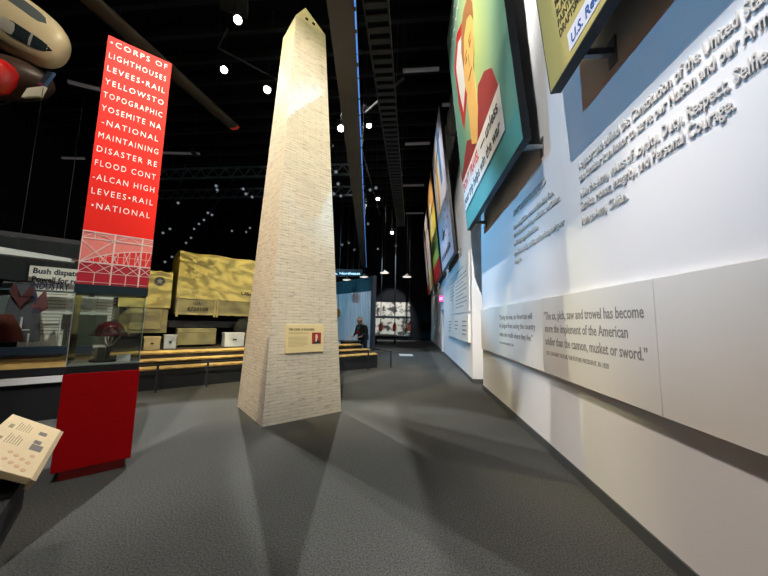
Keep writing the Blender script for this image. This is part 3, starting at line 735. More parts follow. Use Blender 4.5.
sg = thing('industry_lettering', 'dark blue INDUSTRY lettering on the glass before the newspaper board', 'lettering', sd(s_ - .16, DC + .028, z_), PI/4)
text('text_line', 'INDUSTRY', HB_, sg, frame((.16, 0, -.02), (1,0,0), (0,0,1)), .115, .42, bold=.004)
for ch, py in (('S', 312-13), ('T', 304), ('&', 313)):
    s_, z_ = on_d(DC, 28, py); text('letter', ch, HB_, sg, frame((s_ + .03 - (on_d(DC, 29.5, 287)[0] - .16), 0, z_ - on_d(DC, 29.5, 287)[1]), (1,0,0), (0,0,1)), .09, bold=.003)
# drapes, pennant, wing, card
def drape(label, px, py, d, w, h_, m):
    s, z = on_d(d, px, py)
    t = thing('draped_cloth', label, 'cloth', sd(s, d, z), PI/4)
    rs = []
    for i in range(7):
        f = i / 6; r = []
        for k in range(20):
            a = 2*PI*k/20; rad = (w/2)*(1 - .62*f**1.4)*(1 + .10*math.sin(5*a + 3*f)); r.append((rad*math.cos(a), .5*rad*math.sin(a), h_*f))
        rs.append(r)
    MB().rings(rs).build('cloth', m, t, True)
    if 'lilac' in label: MB().prism([(-w*.28, h_*.8), (0, h_*.55), (w*.28, h_*.8), (w*.2, h_*.95), (0, h_*.72), (-w*.2, h_*.95)], .02, .05, frame((0, -w*.2, 0), (1,0,0), (0,0,1))).build('collar', mat('cloth_wine', (.12, .03, .035), .8), t)
drape('grey-lilac draped coat form in the left diorama beside the newspaper board', 17, 342, DC+.78, .48, 1.02, mat('cloth_lilac', (.10, .097, .12), .85))
drape('pale grey draped coat form at the left frame edge in the diorama', 2, 342, DC+.95, .42, 1.0, mat('cloth_grey', (.15, .165, .17), .85))
drape('rust red folded cloth at the left frame edge, in front of the grey drape', 0, 342, DC+.35, .45, .42, mat('cloth_rust', (.16, .03, .02), .85))
s, z = on_d(DC+.42, 38, 313)
fl = thing('pennant', 'small dull red pennant hanging before the newspaper board', 'flag', sd(s, DC+.42, z), PI/4)
MB().prism([(-.09, .10), (.02, 0), (.10, .08), (.05, .40)], -.01, .01, frame((0,0,0), (1,0,0), (0,0,1))).build('cloth', mat('cloth_dull_red', (.22, .07, .08), .8), fl)
MB().tube([(-.28, 0, .46), (.14, 0, .47)], .01).tube([(.05, 0, .40), (.05, 0, .47)], .006).tube([(-.28, 0, .46), (-.28, .1, .46)], .008).build('rod', DARKM, fl)
s, z = on_d(DC+.1, 61, 330)
ct = thing('notice_card', 'small pale grey notice card inside the diorama beside the red kiosk', 'card', sd(s, DC+.06, z_top+.03), PI/4)
MB().box(0, .16, 0, .01, z-z_top-.03, z-z_top+.22).build('card', mat('card_grey', (.45, .47, .50), .6), ct)
MB().tube([(.08, .005, 0), (.08, .005, z-z_top)], .008).build('stem', GREYM, ct)
s, z = on_d(DC+.6, -12, 248)
wg = thing('model_wing', 'pale model wing with a dark red tip at the top of the left diorama', 'model', sd(s, DC+.6, z-.08), PI/4)
MB().prism([(0, 0), (.95, -.03), (1.02, .02), (.9, .05), (0, .16)], -.02, .02, frame((0,0,.0), (1,0,0), (0,.6,.8))).build('wing', mat('wing_white', (.62, .63, .62), .4), wg)
MB().prism([(.93, -.02), (1.5, .06), (1.5, .075), (.93, .05)], -.02, .02, frame((0,0,0), (1,0,0), (0,.6,.8))).build('wing_tip', mat('wing_red', (.12, .03, .03), .5), wg)
MB().tube([(.3, .05, .08), (.3, .05, 3.0)], .004).tube([(.8, .04, .06), (.8, .04, 3.0)], .004).build('suspension_wire', DARKM, wg)

# ------------------------------------------------------------------ hanging aircraft nose, top left
TA = 6.2
def AP(px, py, t=TA): return at_t(px, py, t)
tip = AP(63, 55); tail = AP(-70, -30, TA + .3)
ax = (tip - tail).normalized(); Lf = (tip - tail).length
side = ax.cross((O - tip).normalized()).normalized(); outv = side.cross(ax).normalized()
FM = frame(tail, ax, side)                                            # x along the hull, y across the view, z towards/away
if FM.col[2].to_3d().dot(O - tail) < 0: FM = frame(tail, ax, -side)
ac = thing('aircraft_nose', 'cream aircraft nose with dark windows hanging at the top left corner', 'aircraft', M=FM)
def hull_r(f): return .70 * (1 - .25*f) * max(0, 1 - f ** 10) ** .35 + .002
def hull_p(f, a, k=1.0): r = hull_r(f) * k; return (f * Lf, r * math.cos(a), r * math.sin(a) * .55)
HULL = mat('hull_cream', (.60, .50, .33), .35, noise=.06, nscale=4); DGL = mat('window_dark', (.02, .03, .04), .12)
MB().rings([[hull_p(f, 2*PI*k/32) for k in range(32)] for f in [0, .1, .2, .3, .4, .5, .6, .7, .78, .85, .9, .94, .97, .99, .999]]).build('hull', HULL, ac, True)
def patch(name, f0, f1, a0, a1, m, k=1.012, shear=0):
    nf, na = 12, 8; m_ = MB(); outer = []
    rs = []
    for i in range(nf+1):
        f = f0 + (f1-f0)*i/nf; s1_ = min(1, math.sqrt(max(0, 1 - abs(2*i/nf-1)**6)) + .02)
        am = (a0+a1)/2 + shear*(i/nf-.5); hw = (a1-a0)/2*s1_
        rs.append([hull_p(f, am - hw + 2*hw*j/na, k) for j in range(na+1)] + [hull_p(f, am + hw - 2*hw*j/na, k-.03) for j in range(na+1)])
    return m_.rings(rs).build(name, m, ac, True)
patch('side_window', .72, .988, 1.52, 2.02, DGL)
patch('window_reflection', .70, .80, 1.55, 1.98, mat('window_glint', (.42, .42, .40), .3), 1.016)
patch('window_divider', .885, .90, 1.50, 2.04, mat('divider_grey', (.35, .36, .36), .4), 1.02)
patch('windscreen', .50, .90, .50, .98, mat('screen_grey', (.09, .11, .12), .15))
patch('hull_seam', .56, .572, 1.0, 2.6, DARKM, 1.006)
# dark belly fairing with landing light and red spinner
bl = frame(FM.inverted() @ AP(18, 78, TA+.15), (1,0,0), (0,1,0))
Bp = lambda px, py, t=TA-.05: FM.inverted() @ AP(px, py, t)
m = MB(); c1, c2 = Bp(-14, 76, TA+.15), Bp(50, 82, TA+.15); dv = (c2 - c1); L2 = dv.length; dv.normalize(); sv = dv.cross(Vector((0,0,1))).normalized(); wv = sv.cross(dv)
m.rings([[c1 + dv*L2*f + (sv*math.cos(2*PI*k/20)*.42 + wv*math.sin(2*PI*k/20)*.5)*((1-f**3)**.6+.01) for k in range(20)] for f in (0,.2,.4,.6,.75,.87,.95,.99)])
m.build('belly', mat('belly_brown', (.05, .03, .022), .45), ac, True)
a_, b_, c_, d_ = Bp(27, 88, TA-.33), Bp(44, 86, TA-.33), Bp(39, 96, TA-.33), Bp(21, 97, TA-.33)
th = Vector((0, 0, -.06))
def slab(name, pts, m): MB().rings([[Vector(p) for p in pts], [Vector(p)+th for p in pts]]).build(name, m, ac)
slab('landing_light', [a_, b_, c_, d_], mat('light_cream', (.75, .76, .66), .3))
slab('chrome_strip', [Bp(48, 71, TA-.2), Bp(53, 72, TA-.2), Bp(42, 87, TA-.2), Bp(37, 84, TA-.2)], mat('blue_chrome', (.25, .38, .60), .15, metal=.9))
c0 = Bp(-2, 76, TA-.5)
MB().lathe([(.003,-.32),(.14,-.29),(.22,-.2),(.245,0),(.22,.2),(.14,.29),(.003,.32)], 20, M=frame(c0, (0,0,1), (1,0,0))).build('red_cowl', mat('cowl_red', (.55, .012, .015), .2, coat=.6), ac, True)
MB().tube([Bp(-6, 106), Bp(10, 102), Bp(24, 97, TA-.2)], .012).build('cable', GREYM, ac)
MB().tube([Bp(0, 0, TA), Bp(0, -160, TA+2)], .006).tube([Bp(30, 0, TA), Bp(30, -160, TA+2)], .006).build('suspension_wire', DARKM, ac)

# long blade with red tip
b0, b1 = at_z(66, -22, 9.2), at_z(235, 128, 9.4)
bl = thing('rotor_blade', 'long dull brown blade with a red tip hanging behind the red banner', 'blade', b0)
dv = (b1 - b0); L3 = dv.length; dv.normalize(); sv = dv.cross(Vector((0,0,1))).normalized()
BM = frame((0,0,0), dv, sv)
prof = lambda x, w, h_: [(x, w*math.cos(a), h_*math.sin(a)) for a in [2*PI*k/14 for k in range(14)]]
def place(rs): return [[BM @ Vector(p) for p in r] for r in rs]
MB().rings(place([prof(0, .26, .10), prof(L3*.5, .26, .10), prof(L3-.15, .24, .10)])).build('blade', mat('blade_brown', (.10, .075, .055), .6), bl, True)
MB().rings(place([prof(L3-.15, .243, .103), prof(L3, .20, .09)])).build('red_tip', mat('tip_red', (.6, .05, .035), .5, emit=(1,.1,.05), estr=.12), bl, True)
MB().tube([dv*L3*.2, dv*L3*.2 + Vector((0,0,2.8))], .006).tube([dv*L3*.8, dv*L3*.8 + Vector((0,0,2.7))], .006).build('suspension_wire', DARKM, bl)

# ------------------------------------------------------------------ overhead: beam, cable tray, strips, rails, lamps
p0, p1_ = at_z(339, -12, 6.25), at_y(364, 270, 26.0)
be = thing('ceiling_beam', 'long brown overhead beam with a blue lit right edge beside the obelisk', 'beam', (p0.x, p0.y, 6.25))
az = math.atan2(p1_.x - p0.x, p1_.y - p0.y); be.rotation_euler = (0, 0, -az)
Lb = math.hypot(p1_.x - p0.x, p1_.y - p0.y)
MB().box(-.20, .20, 0, Lb, 0, .5).build('beam', mat('beam_brown', (.09, .075, .05), .7, noise=.25, nscale=2), be)
MB().box(.20, .222, 0, Lb, -.004, .05).build('light_channel', DARKM, be)
m = MB(); y = 0
rnd = random.Random(3)
while y < Lb - .5:
    l_ = rnd.uniform(.15, .5); m.box(.204, .228, y, y + l_, -.012, .01); y += l_ + rnd.uniform(.02, .12)
m.build('light_strip', mat('blue_led', (.1, .2, .6), .4, emit=(.10, .36, 1), estr=.75), be)
m = MB()
for yy in (1.0, Lb*.3, Lb*.6, Lb-.6): m.tube([(-.15, yy, .5), (-.15, yy, ZC-6.25)], .008).tube([(.15, yy, .5), (.15, yy, ZC-6.25)], .008)
m.build('hanger', DARKM, be)
ty = thing('cable_tray', 'dark ladder-like cable tray running overhead toward the back', 'cable tray', (-.98, 3.0, 7.5))
TD = mat('tray_dark', (.022, .022, .022), .6)
MB().box(0, .03, 0, 15.5, -.05, .1).box(.46, .49, 0, 15.5, -.05, .1).build('side_rail', TD, ty)
m = MB(); [m.box(.03, .46, .25*i, .25*i+.12, -.02, .02) for i in range(62)]
m.build('rung', mat('tray_rung', (.03, .03, .029), .6), ty); bpy.data.objects['rung']['label'] = 'ladder rungs'
MB().box(.03, .46, 0, 15.5, .06, .09).build('cable_bundle', BLACK, ty)
m = MB(); [m.tube([(x, y, .1), (x, y, ZC-7.5)], .008) for x in (.015, .475) for y in (.6, 5, 10, 15)]
m.build('hanger', DARKM, ty)
STRIP = mat('strip_grey', (.42, .41, .42), .4, emit=(1,.95,1), estr=.03)  # the tubes are unlit; a faint glow is put into the cover material
for lb, y, x0, x1 in (('unlit grey ceiling strip light between cable tray and green poster, nearest one', 10.6, -.44, .91),
                      ('short grey ceiling strip light touching the edge of the green poster', 12.54, 1.22, 1.55),
                      ('grey ceiling strip light left of the lavender poster top', 15.4, -.47, .85),
                      ('faint grey ceiling strip light beside the orange poster', 20.4, -.72, .73),
                      ('faintest ceiling strip light at the end of the cable tray', 25.9, -.62, .9)):
    t = thing('strip_light', lb, 'ceiling light', ((x0+x1)/2, y, 11.0)); w = (x1-x0)/2
    MB().box(-w, w, -.05, .05, 0, .10).build('tube_cover', STRIP, t)
    MB().box(-w, w, -.07, .07, .10, .16).build('housing', DARKM, t)
    MB().tube([(-w*.8, 0, .16), (-w*.8, 0, 1.0)], .008).tube([(w*.8, 0, .16), (w*.8, 0, 1.0)], .008).build('hanger', DARKM, t)
t = thing('strip_light', 'pale grey ceiling strip light left of the red banner', 'ceiling light', at_z(84, 87, 10.0), .5)
MB().box(-.45, .45, -.05, .05, 0, .10).build('tube_cover', STRIP, t); MB().box(-.45, .45, -.07, .07, .1, .16).build('housing', DARKM, t)
MB().tube([(0,0,.16), (0,0,2)], .008).build('hanger', DARKM, t)
for lb, px, py, w in (('thin grey strip light at right of the red banner, above the truck', 180, 154, 1.0), ('dim grey strip light left of the red banner, above the diorama', 73, 159, .6)):
    t = thing('strip_light', lb, 'ceiling light', at_z(px, py, 10.0), .1)
    MB().box(-w, w, -.05, .05, 0, .08).build('tube_cover', STRIP, t); MB().box(-w, w, -.07, .07, .08, .14).build('housing', DARKM, t)
    MB().tube([(0,0,.14), (0,0,2)], .008).build('hanger', DARKM, t)

JO = mat('joist_blue_grey', (.14, .19, .23), .6)
for lb, y, z in (('dark open-web ceiling joist above the truck, nearer one', 17.0, 10.2), ('dark open-web ceiling joist above the truck, farther and lower in view', 20.0, 10.2)):
    t = thing('ceiling_joist', lb, 'joist', (-10.5, y, z))
    MB().box(-9.4, 7.2, -.06, .06, 0, .10).build('lower_chord', JO, t); MB().box(-9.4, 7.2, -.06, .06, .62, .72).build('upper_chord', JO, t)
    m = MB()
    for i in range(40): x = -9.3 + i*.41; m.tube([(x, 0, .08), (x + .41, 0, .64)] if i % 2 else [(x, 0, .64), (x + .41, 0, .08)], .035, 5)
    m.build('web', JO, t)
    m = MB(); [m.tube([(x, 0, .7), (x, 0, ZC - z)], .02) for x in (-8, -3, 2, 6.5)]; m.build('hanger', DARKM, t)
LENS = mat('lamp_lens', (1, .95, .85), .3, emit=(1, .92, .78), estr=30)
LENSD = mat('lamp_lens_glint', (.03, .033, .036), .3, emit=(.75, .88, 1), estr=.22)  # unlit lens; its glint is painted in as faint emission
def track_light(label, loc, tgt, power, color, cone, scale=1.0, group=None, lens=LENS, blend=.25):
    v = (Vector(tgt) - Vector(loc)).normalized()
    M = Matrix.Translation(loc) @ v.to_track_quat('-Z', 'Y').to_matrix().to_4x4()
    t = thing('track_spotlight', label, 'spotlight', M=M, group=group); s = scale
    MB().lathe([(.05*s, .30*s), (.075*s, .27*s), (.085*s, .05*s), (.10*s, 0), (.092*s, 0), (.08*s, .04*s)], 16).build('housing', DARKM, t, True)
    MB().lathe([(.082*s, .03*s), (.082*s, .02*s), (.03*s, .012*s)], 16).build('lens', lens, t, True)
    up = M.inverted().to_3x3() @ Vector((0, 0, 1)); c = Vector((0, 0, .16*s))
    side_ = up.cross(Vector((0, 0, 1))); side_ = side_.normalized() if side_.length > .01 else Vector((1, 0, 0))
    MB().tube([c, c + up*(ZC + .01 - (M @ c).z)], .012).build('stem', DARKM, t)
    MB().tube([c + side_*.11*s, c + side_*.11*s + up*.2*s, c - side_*.11*s + up*.2*s, c - side_*.11*s], .012*s).build('yoke', DARKM, t)
    if power: spot('spot_lamp', Vector(loc) + v*.03, tgt, power, color, cone, blend, size=.05, parent=t)
    return t
for r in TRACK: track_light(*r, scale=1.25)
for i, r in enumerate(HIDDEN):
    track_light('unseen black track spotlight overhead, some of these added as wall fill', *r, group='overhead spotlights outside the frame', blend=.7)
for i, r in enumerate(BLUES):
    track_light('unseen overhead spotlight of the blue wash, with fill added for the kiosk wall', *r, group='blue spotlights outside the frame', blend=.7)
# golden lamps over the truck and platform, one with a leaf gobo
spot('gobo_lamp', (-1.5, 3.2, 11.2), sd(2.0, 10.5, 2.6), 5600, (1, .82, .38), 26, .3, .02, gobo=True)
spot('platform_lamp', (-3.4, 7.2, 9.8), sd(1.4, 8.9, .5), 1300, (1, .80, .40), 30, .6, .08)
spot('platform_lamp', (-.6, 12.8, 9.8), sd(5.9, 9.0, .5), 1500, (1, .80, .40), 34, .4, .08)
spot('diorama_lamp', (-3.2, 1.0, 6.2), sd(-.9, 8.0, 1.9), 950, (1, .95, .85), 44, .5, .08)
spot('aircraft_lamp', (-3.4, .8, 10.4), AP(30, 30), 1500, (1, .9, .7), 30, .4, .06)
spot('case_lamp_light', kO + EV*.3 - NV*.12 + Vector((0,0,1.81)), kO + EV*.3 - NV*.3 + Vector((0,0,1.4)), 5, (1,.9,.8), 110, .5, .02)
spot('mural_lamp', (-1.8, 22.5, 8.5), (-1.8, 26.8, 1.8), 3600, NEUT, 34, .4, .06)

# track rails
def rail(label, pts, r=.03):
    t = thing('lighting_track', label, 'lighting track', pts[0]); a = Vector(pts[0])
    MB().tube([Vector(p) - a for p in pts], r, 6).build('track', mat('track_grey', (.06, .062, .066), .4), t)
    m = MB()
    for p in pts[1:-1] if len(pts) > 2 else pts: m.tube([Vector(p)-a, Vector((p[0], p[1], ZC))-a], .008)
    m.build('hanger', DARKM, t)
    return t
rail('bent grey lighting track between the red banner and the obelisk', [at_z(228, 28, 10.4), at_z(218, 48, 10.4), at_z(278, 80, 10.4)])
rail('dark lighting track carrying the distant cluster above the truck', [at_z(235, 178, 9.4), at_z(188, 243, 9.4)])
rail('thin distant lighting track right of the red banner', [at_z(186, 164, 9.4), at_z(164, 238, 9.4)], .025)
rail('dark lighting track behind the blue-edged beam', [at_z(362, 150, 9.4), at_z(380, 215, 9.4)])
rail('thin dark conduit crossing below the ladder cable tray', [at_z(366, 112, 9.4), at_z(404, 78, 9.4)], .05)
# projector over the track lamp
pj = thing('projector', 'dark metal projector box hanging at the top of the frame, left of the obelisk', 'projector', at_z(234, 3, 11.0), .5)
MB().box(-.38, .38, -.28, .28, -.12, .2).build('body', mat('projector_grey', (.035, .038, .042), .35), pj, bevel=.03)
MB().lathe([(.08, 0), (.08, .14), (.06, .14)], 16, M=frame((-.2, -.28, .03), (1,0,0), (0,0,1))).build('lens', CHROME, pj, True)
MB().box(-.41, -.37, -.3, -.1, -.16, .22).build('side_bracket', CHROME, pj)
MB().tube([(0,0,.2), (0,0,1.5)], .03).build('mount', DARKM, pj)

# distant cluster of unlit track heads (small glints)
def far_pt(px, py):
    p = at_z(px, py, 9.1)
    if p.y > 25 or p.x < -18: k = min(25 / p.y, 18 / abs(p.x)); p = O + (p - O) * k
    return p
def far_head(px, py):
    p = far_pt(px, py); return track_light('small dark track spotlight with a faint glint in the far cluster above the truck', p, p + (O - p).normalized()*2 + Vector((random.uniform(-1,1), random.uniform(-.5,.5), -.5)), 0, None, 0, scale=1.0, group='distant track spotlights above the truck', lens=LENSD)
for q_ in ((178,203),(170,229),(163,233),(216,186),(217,190),(243,189),(246,194),(252,197),(208,213),(212,215),(204,220),(199,224),(194,229),(191,238),(186,243),(232,231),(250,228),(246,232),(165,262),(172,257)): far_head(*q_)
def far_head2(px, py):
    p = far_pt(px, py); return track_light('small dark track spotlight with a faint glint behind the blue-edged beam', p, p + (O - p).normalized()*2 + Vector((random.uniform(-1,1), 0, -.5)), 0, None, 0, scale=1.0, group='distant track spotlights behind the beam', lens=LENSD)
for q_ in ((336,172),(338,184),(341,196),(334,194),(370,190),(376,188),(368,224),(378,249),(396,246),(342,245),(349,243),(354,250)): far_head2(*q_)

# ------------------------------------------------------------------ far end of the hall
pen = None
for lb, px, py, y in (('white pendant lamp hanging left of centre of the far hall, tallest cord', 384.5, 273, 20), ('white pendant lamp nearest to the row of posters', 407, 277, 20),
                      ('white pendant lamp under the end of the brown beam', 364, 277, 20), ('white pendant lamp below the lit sign beside the obelisk', 347, 280, 20), ('lowest white pendant lamp over the blue kiosk', 352.5, 285.5, 20)):
    P = at_y(px, py, y)
    t = thing('pendant_lamp', lb, 'lamp', P)
    MB().lathe([(.31, 0), (.30, .03), (.17, .10), (.06, .16), (.04, .22), (.03, .22)], 20).build('shade', mat('pendant_shade', (.35, .35, .36), .4), t, True)
    MB().lathe([(.28, -.005), (.28, .01), (.1, .012)], 20).build('bulb_disc', mat('pendant_glow', (1, .95, .9), .4, emit=(1, .9, .8), estr=1.3), t)
    MB().tube([(0, 0, .2), (0, 0, ZC - P.z)], .012).build('cord', DARKM, t)
# pale striped kiosk wall
c0, c1 = at_y(373, 350, 17), at_y(338, 350, 19.5)
kw_dir = Vector((-.707, .707, 0)); 
kb = thing('kiosk_wall', 'pale blue-grey ribbed kiosk wall behind the standing person', 'partition', (-2.22, 17.0, 0), PI*.75)
KL = 4.2; KH = 3.3
MB().box(0, KL, -.04, .04, 0, KH).build('panel', mat('kiosk_panel', (.46, .48, .52), .6), kb)
m = MB()
for i in range(26): m.box(.02 + i*.16, .06 + i*.16, .04, .08, .02, KH - .02)
for i in range(26): m.box(.02 + i*.16, .06 + i*.16, -.08, -.04, .02, KH - .02)
m.build('rib', mat('kiosk_rib', (.50, .51, .54), .6), kb); bpy.data.objects['rib.001' if 'rib.001' in bpy.data.objects else 'rib']['label'] = 'vertical ribs'
m = MB().box(0, KL, -.05, .05, KH, KH+.06).box(0, KL, -.05, .05, KH+.75, KH+.82)
for x in (0, 1.0, 2.0, 3.0, KL-.08): m.box(x, x+.08, -.05, .05, KH+.06, KH+.75)
m.build('upper_frame', mat('kiosk_frame', (.03, .07, .09), .4), kb)
MB().box(0, KL, -.01, .01, KH+.06, KH+.75).build('upper_panel', mat('kiosk_teal', (.02, .06, .08), .4), kb)
MB().box(-.16, 0, -.12, .12, 0, KH+.85).build('end_post', mat('kiosk_post', (.05, .055, .065), .5), kb)
pn = at_y(336, 274.5, 19.5)
ns = thing('lit_sign', 'glowing blue-white lettering high beside the obelisk edge', 'sign', pn, 0)
Mn = frame((-.9, 0, 0), (1,0,0), (0,0,1))
text('letters', 'Nation, Northeast', mat('sign_glow', (.5, .8, 1), .4, emit=(.45, .8, 1), estr=1.5), ns, Mn, .17, 2.5, bold=.002, ext=.012)
MB().box(-1.0, 1.75, .03, .08, -.12, .36).build('backing', mat('sign_back', (.01, .02, .03), .5), ns)
MB().tube([(-.8, .05, .36), (-.8, .05, ZC - pn.z)], .015).tube([(1.5, .05, .36), (1.5, .05, ZC - pn.z)], .015).build('hanger', DARKM, ns)
# photo mural
mA, mB_ = at_y(374, 302, 26.9), at_y(410, 336, 26.9)
mu = thing('photo_mural', 'black and white photo mural on the back wall', 'mural', (mA.x, 26.96, mB_.z))
mw, mh = mB_.x - mA.x, mA.z - mB_.z
def mural_mat():
    m = mat('mural_grey', (.5, .5, .48), .6); nt = m.node_tree; b = nt.nodes['Principled BSDF']
    tc = nt.nodes.new('ShaderNodeTexCoord'); n = nt.nodes.new('ShaderNodeTexNoise'); n.inputs['Scale'].default_value = 2.0; n.inputs['Detail'].default_value = 6
    r = nt.nodes.new('ShaderNodeValToRGB'); r.color_ramp.interpolation = 'EASE'
    r.color_ramp.elements[0].position = .40; r.color_ramp.elements[0].color = (.05, .05, .05, 1); r.color_ramp.elements[1].position = .55; r.color_ramp.elements[1].color = (.62, .61, .56, 1)
    nt.links.new(tc.outputs['Object'], n.inputs['Vector']); nt.links.new(n.outputs[0], r.inputs[0]); nt.links.new(r.outputs[0], b.inputs['Base Color']); return m
MB().box(0, mw, -.04, 0, 0, mh).build('picture', mural_mat(), mu)
MB().box(0, mw, -.06, -.04, mh*.52, mh*.58).build('dark_band', DARKM, mu)
MB().box(-.02, mw+.02, -.05, .0, -.05, 0).build('bottom_edge', DARKM, mu)
for lb, px in (('red lantern box hanging on a dark pole, left of three', 380.5), ('red lantern box hanging on a dark pole, middle of three', 394.5), ('red lantern box hanging beside the right edge of the mural', 409)):
    P = at_y(px, 331, 24.0)
    t = thing('hanging_box', lb, 'lantern', P)
    MB().box(-.14, .14, -.14, .14, 0, .52).build('body', mat('box_red', (.80, .10, .06), .5), t, bevel=.03)
    MB().tube([(0,0,.52), (0,0,.62)], .06).build('cap', DARKM, t)
    MB().tube([(0,0,.6), (0,0,ZC-P.z)], .035 if px < 400 else .012).build('pole', mat('pole_slate', (.03, .045, .06), .4), t)
sl = tag(MB().box(-.33, .33, -.45, .45, 0, .004).build('floor_marker', mat('marker_white', (.72, .74, .72), .5)), 'white rectangular sticker on the grey carpet in the far aisle', 'sticker')
sl.location = at_z(406, 355, 0); sl.rotation_euler = (0, 0, .1)
# tables at the far end
def table(label, x, y, w, d, h_, name='display_table'):
    t = thing(name, label, 'table', (x, y, 0))
    MB().box(0, w, 0, d, h_-.06, h_).build('top', mat('table_top', (.09, .095, .10), .4), t)
    MB().box(.1, w-.1, .1, d-.1, h_-.22, h_-.06).build('apron', BLACK, t)
    for lx in (.06, w-.14):
        for ly in (.06, d-.14): MB().box(lx, lx+.08, ly, ly+.08, 0, h_-.06).build('leg', BLACK, t)
P = at_y(374, 339, 21.5); table('dark display table under the hanging red boxes', P.x, 21.5, 1.55, .8, .62)
cp = thing('model', 'cream scale model on the dark table under the hanging red boxes', 'model', (P.x+.12, 21.7, .62))
MB().box(0, .25, 0, .3, 0, .14).build('block', mat('model_cream', (.65, .60, .45), .6), cp); MB().prism([(0,.14),(.25,.14),(.125,.26)], 0, -.3, frame((0,0,0),(1,0,0),(0,0,1))).build('roof', mat('model_cream2', (.5, .46, .36), .6), cp)
tray = tag(MB().box(-.5, .5, -.3, .3, 0, .03).box(-.52, .52, -.32, -.3, 0, .07).box(-.52, .52, .3, .32, 0, .07).build('display_tray', mat('tray_cream', (.55, .52, .38), .6)), 'shallow cream tray on the dark table below the mural', 'tray')
tray.location = (P.x + .95, 21.9, .62)
tb0 = at_y(345, 340, 12.6)
table('dark lectern table in front of the standing person', tb0.x - .12, 12.0, .82, .42, tb0.z + .02, 'lectern_table')
# yellow sculpted end seen just past the obelisk
lp = at_y(338, 313, 14.6)
t = thing('wall_lantern', 'small amber lantern peeking out at the right edge of the obelisk', 'lantern', lp)
MB().lathe([(.03, -.22), (.10, -.16), (.12, 0), (.08, .16), (.02, .22)], 12).build('shade', mat('amber', (.42, .24, .06), .5), t, True)
MB().tube([(0,0,.2), (0,0,ZC-lp.z)], .01).build('cord', DARKM, t)

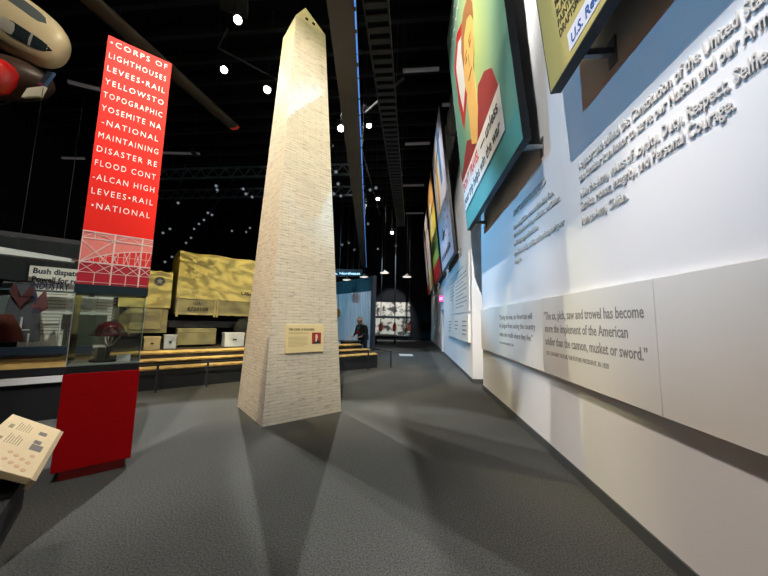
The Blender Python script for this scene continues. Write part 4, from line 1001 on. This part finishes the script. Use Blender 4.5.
# ------------------------------------------------------------------ the person
def person():
    base = at_y(363, 340, 12.7)
    t = thing('person', 'person in a dark jacket and jeans bending over the dark table', 'person', (base.x, 12.7, 0), 1.0)
    t.scale = (1.15, 1.2, .96)
    # faces -x; local x forward = -1
    J = {}
    V, Rr, Ed = [], [], []
    def v(n, p, r): J[n] = len(V); V.append(p); Rr.append(r)
    v('pelvis', (0, 0, .95), .155); v('waist', (-.02, 0, 1.10), .150); v('chest', (-.07, 0, 1.32), .165); v('neckb', (-.12, 0, 1.49), .09); v('neck', (-.17, 0, 1.56), .062)
    v('head0', (-.20, 0, 1.64), .10); v('head1', (-.235, 0, 1.71), .125); v('head2', (-.24, 0, 1.765), .10)
    for sgn, n in ((1, 'l'), (-1, 'r')):
        v(n+'sh', (-.09, .19*sgn, 1.42), .075); v(n+'el', (-.10, .26*sgn, 1.15), .055); v(n+'wr', (-.30, .19*sgn, 1.02), .035); v(n+'hd', (-.38, .17*sgn, 1.0), .035)
        v(n+'hip', (0, .10*sgn, .88), .10); v(n+'kn', (-.01, .11*sgn, .50), .068); v(n+'an', (.02, .11*sgn, .09), .045); v(n+'toe', (-.14, .13*sgn, .04), .038)
    e = lambda a, b: Ed.append((J[a], J[b]))
    for a, b in [('pelvis','waist'),('waist','chest'),('chest','neckb'),('neckb','neck'),('neck','head0'),('head0','head1'),('head1','head2')]: e(a, b)
    for n in 'lr':
        for a, b in [('chest',n+'sh'),(n+'sh',n+'el'),(n+'el',n+'wr'),(n+'wr',n+'hd'),('pelvis',n+'hip'),(n+'hip',n+'kn'),(n+'kn',n+'an'),(n+'an',n+'toe')]: e(a, b)
    # fingers
    for sgn, n in ((1, 'l'), (-1, 'r')):
        hx, hy, hz = V[J[n+'hd']]
        for i in range(4):
            k = n + 'f%d' % i; y_ = hy + (i-1.5)*.021
            v(k+'a', (hx-.05, y_, hz-.005), .010); v(k+'b', (hx-.085-(.008 if i in (1,2) else 0), y_, hz-.03), .009); e(n+'hd', k+'a'); e(k+'a', k+'b')
        v(n+'t', (hx-.03, hy - .05*sgn, hz-.01), .011); e(n+'hd', n+'t')
    me = bpy.data.meshes.new('body'); me.from_pydata(V, Ed, [])
    o = bpy.data.objects.new('body', me); COL.objects.link(o)
    sk = o.modifiers.new('skin', 'SKIN'); sk.use_smooth_shade = True
    for i, d in enumerate(me.skin_vertices[0].data): d.radius = (Rr[i], Rr[i]); d.use_root = (i == 0)
    sb = o.modifiers.new('sub', 'SUBSURF'); sb.levels = 2; sb.render_levels = 2
    bpy.context.view_layer.update()
    bme = bpy.data.meshes.new_from_object(o.evaluated_get(bpy.context.evaluated_depsgraph_get()))
    bpy.data.objects.remove(o)
    body = bpy.data.objects.new('body', bme); COL.objects.link(body); body.parent = t
    SK = mat('skin', (.48, .26, .17), .55); JK = mat('jacket_black', (.016, .016, .018), .7); JN = mat('jeans_navy', (.025, .04, .06), .8); SH = mat('shoe', (.02, .015, .012), .5)
    bme.materials.clear()
    for m_ in (SK, JK, JN, SH): bme.materials.append(m_)
    for p in bme.polygons:
        c = p.center; p.use_smooth = True
        if c.z < .085: p.material_index = 3
        elif c.z < .93 and c.x > -.2: p.material_index = 2
        elif c.z < 1.50 and not (c.x < -.29): p.material_index = 1
        else: p.material_index = 0
    # jacket hem and collar, lanyard badge, face
    MB().rings([[(-.0 + .185*math.cos(a)*k, .205*math.sin(a)*k, z) for a in [2*PI*i/20 for i in range(20)]] for z, k in ((.86, 1.0), (.90, 1.03), (1.0, 1.0), (1.12, .96))]).build('jacket_hem', JK, t, True)
    MB().rings([[(-.13+.10*math.cos(a), .10*math.sin(a), z - .04*math.cos(a)*-1) for a in [2*PI*i/16 for i in range(16)]] for z in (1.45, 1.53)]).build('collar', JK, t, True)
    MB().box(-.30, -.27, -.05, .06, 1.10, 1.27).build('badge', mat('badge_red', (.35, .03, .04), .5), t)
    MB().tube([(-.28, .0, 1.27), (-.245, .05, 1.45)], .007).tube([(-.28, .0, 1.27), (-.245, -.05, 1.45)], .007).build('lanyard', mat('lanyard', (.2, .35, .3), .5), t)
    hx = -.33
    MB().rings([[(hx+.02, -.012, 1.70), (hx+.02, .012, 1.70), (hx-.02, .014, 1.655), (hx-.02, -.014, 1.655)], [(hx+.03, -.012, 1.70), (hx+.03, .012, 1.70), (hx+.03, .014, 1.65), (hx+.03, -.014, 1.65)]]).build('nose', SK, t)
    for s_ in (1, -1):
        MB().lathe([(.002,-.012),(.011,-.006),(.012,0),(.011,.006),(.002,.012)], 10, (-.322, .036*s_, 1.705)).build('eye', mat('eye_dark', (.03,.02,.02), .3), t, True)
        MB().lathe([(.004,-.03),(.016,-.015),(.018,.01),(.01,.03),(.003,.034)], 8, (-.225, .098*s_, 1.69)).build('ear', SK, t, True)
    MB().box(-.315, -.305, -.03, .03, 1.63, 1.637).build('mouth', mat('lip', (.3,.1,.09), .5), t)
    MB().rings([[(-.232+.088*math.cos(a)*k, .092*math.sin(a)*k, z + .035*math.cos(a)) for a in [2*PI*i/20 for i in range(20)]] for z, k in ((1.715,.98),(1.745,1.0),(1.775,.92),(1.80,.7),(1.818,.4),(1.824,.1))]).build('hair', mat('hair_cropped', (.27, .15, .10), .7), t, True)
person()
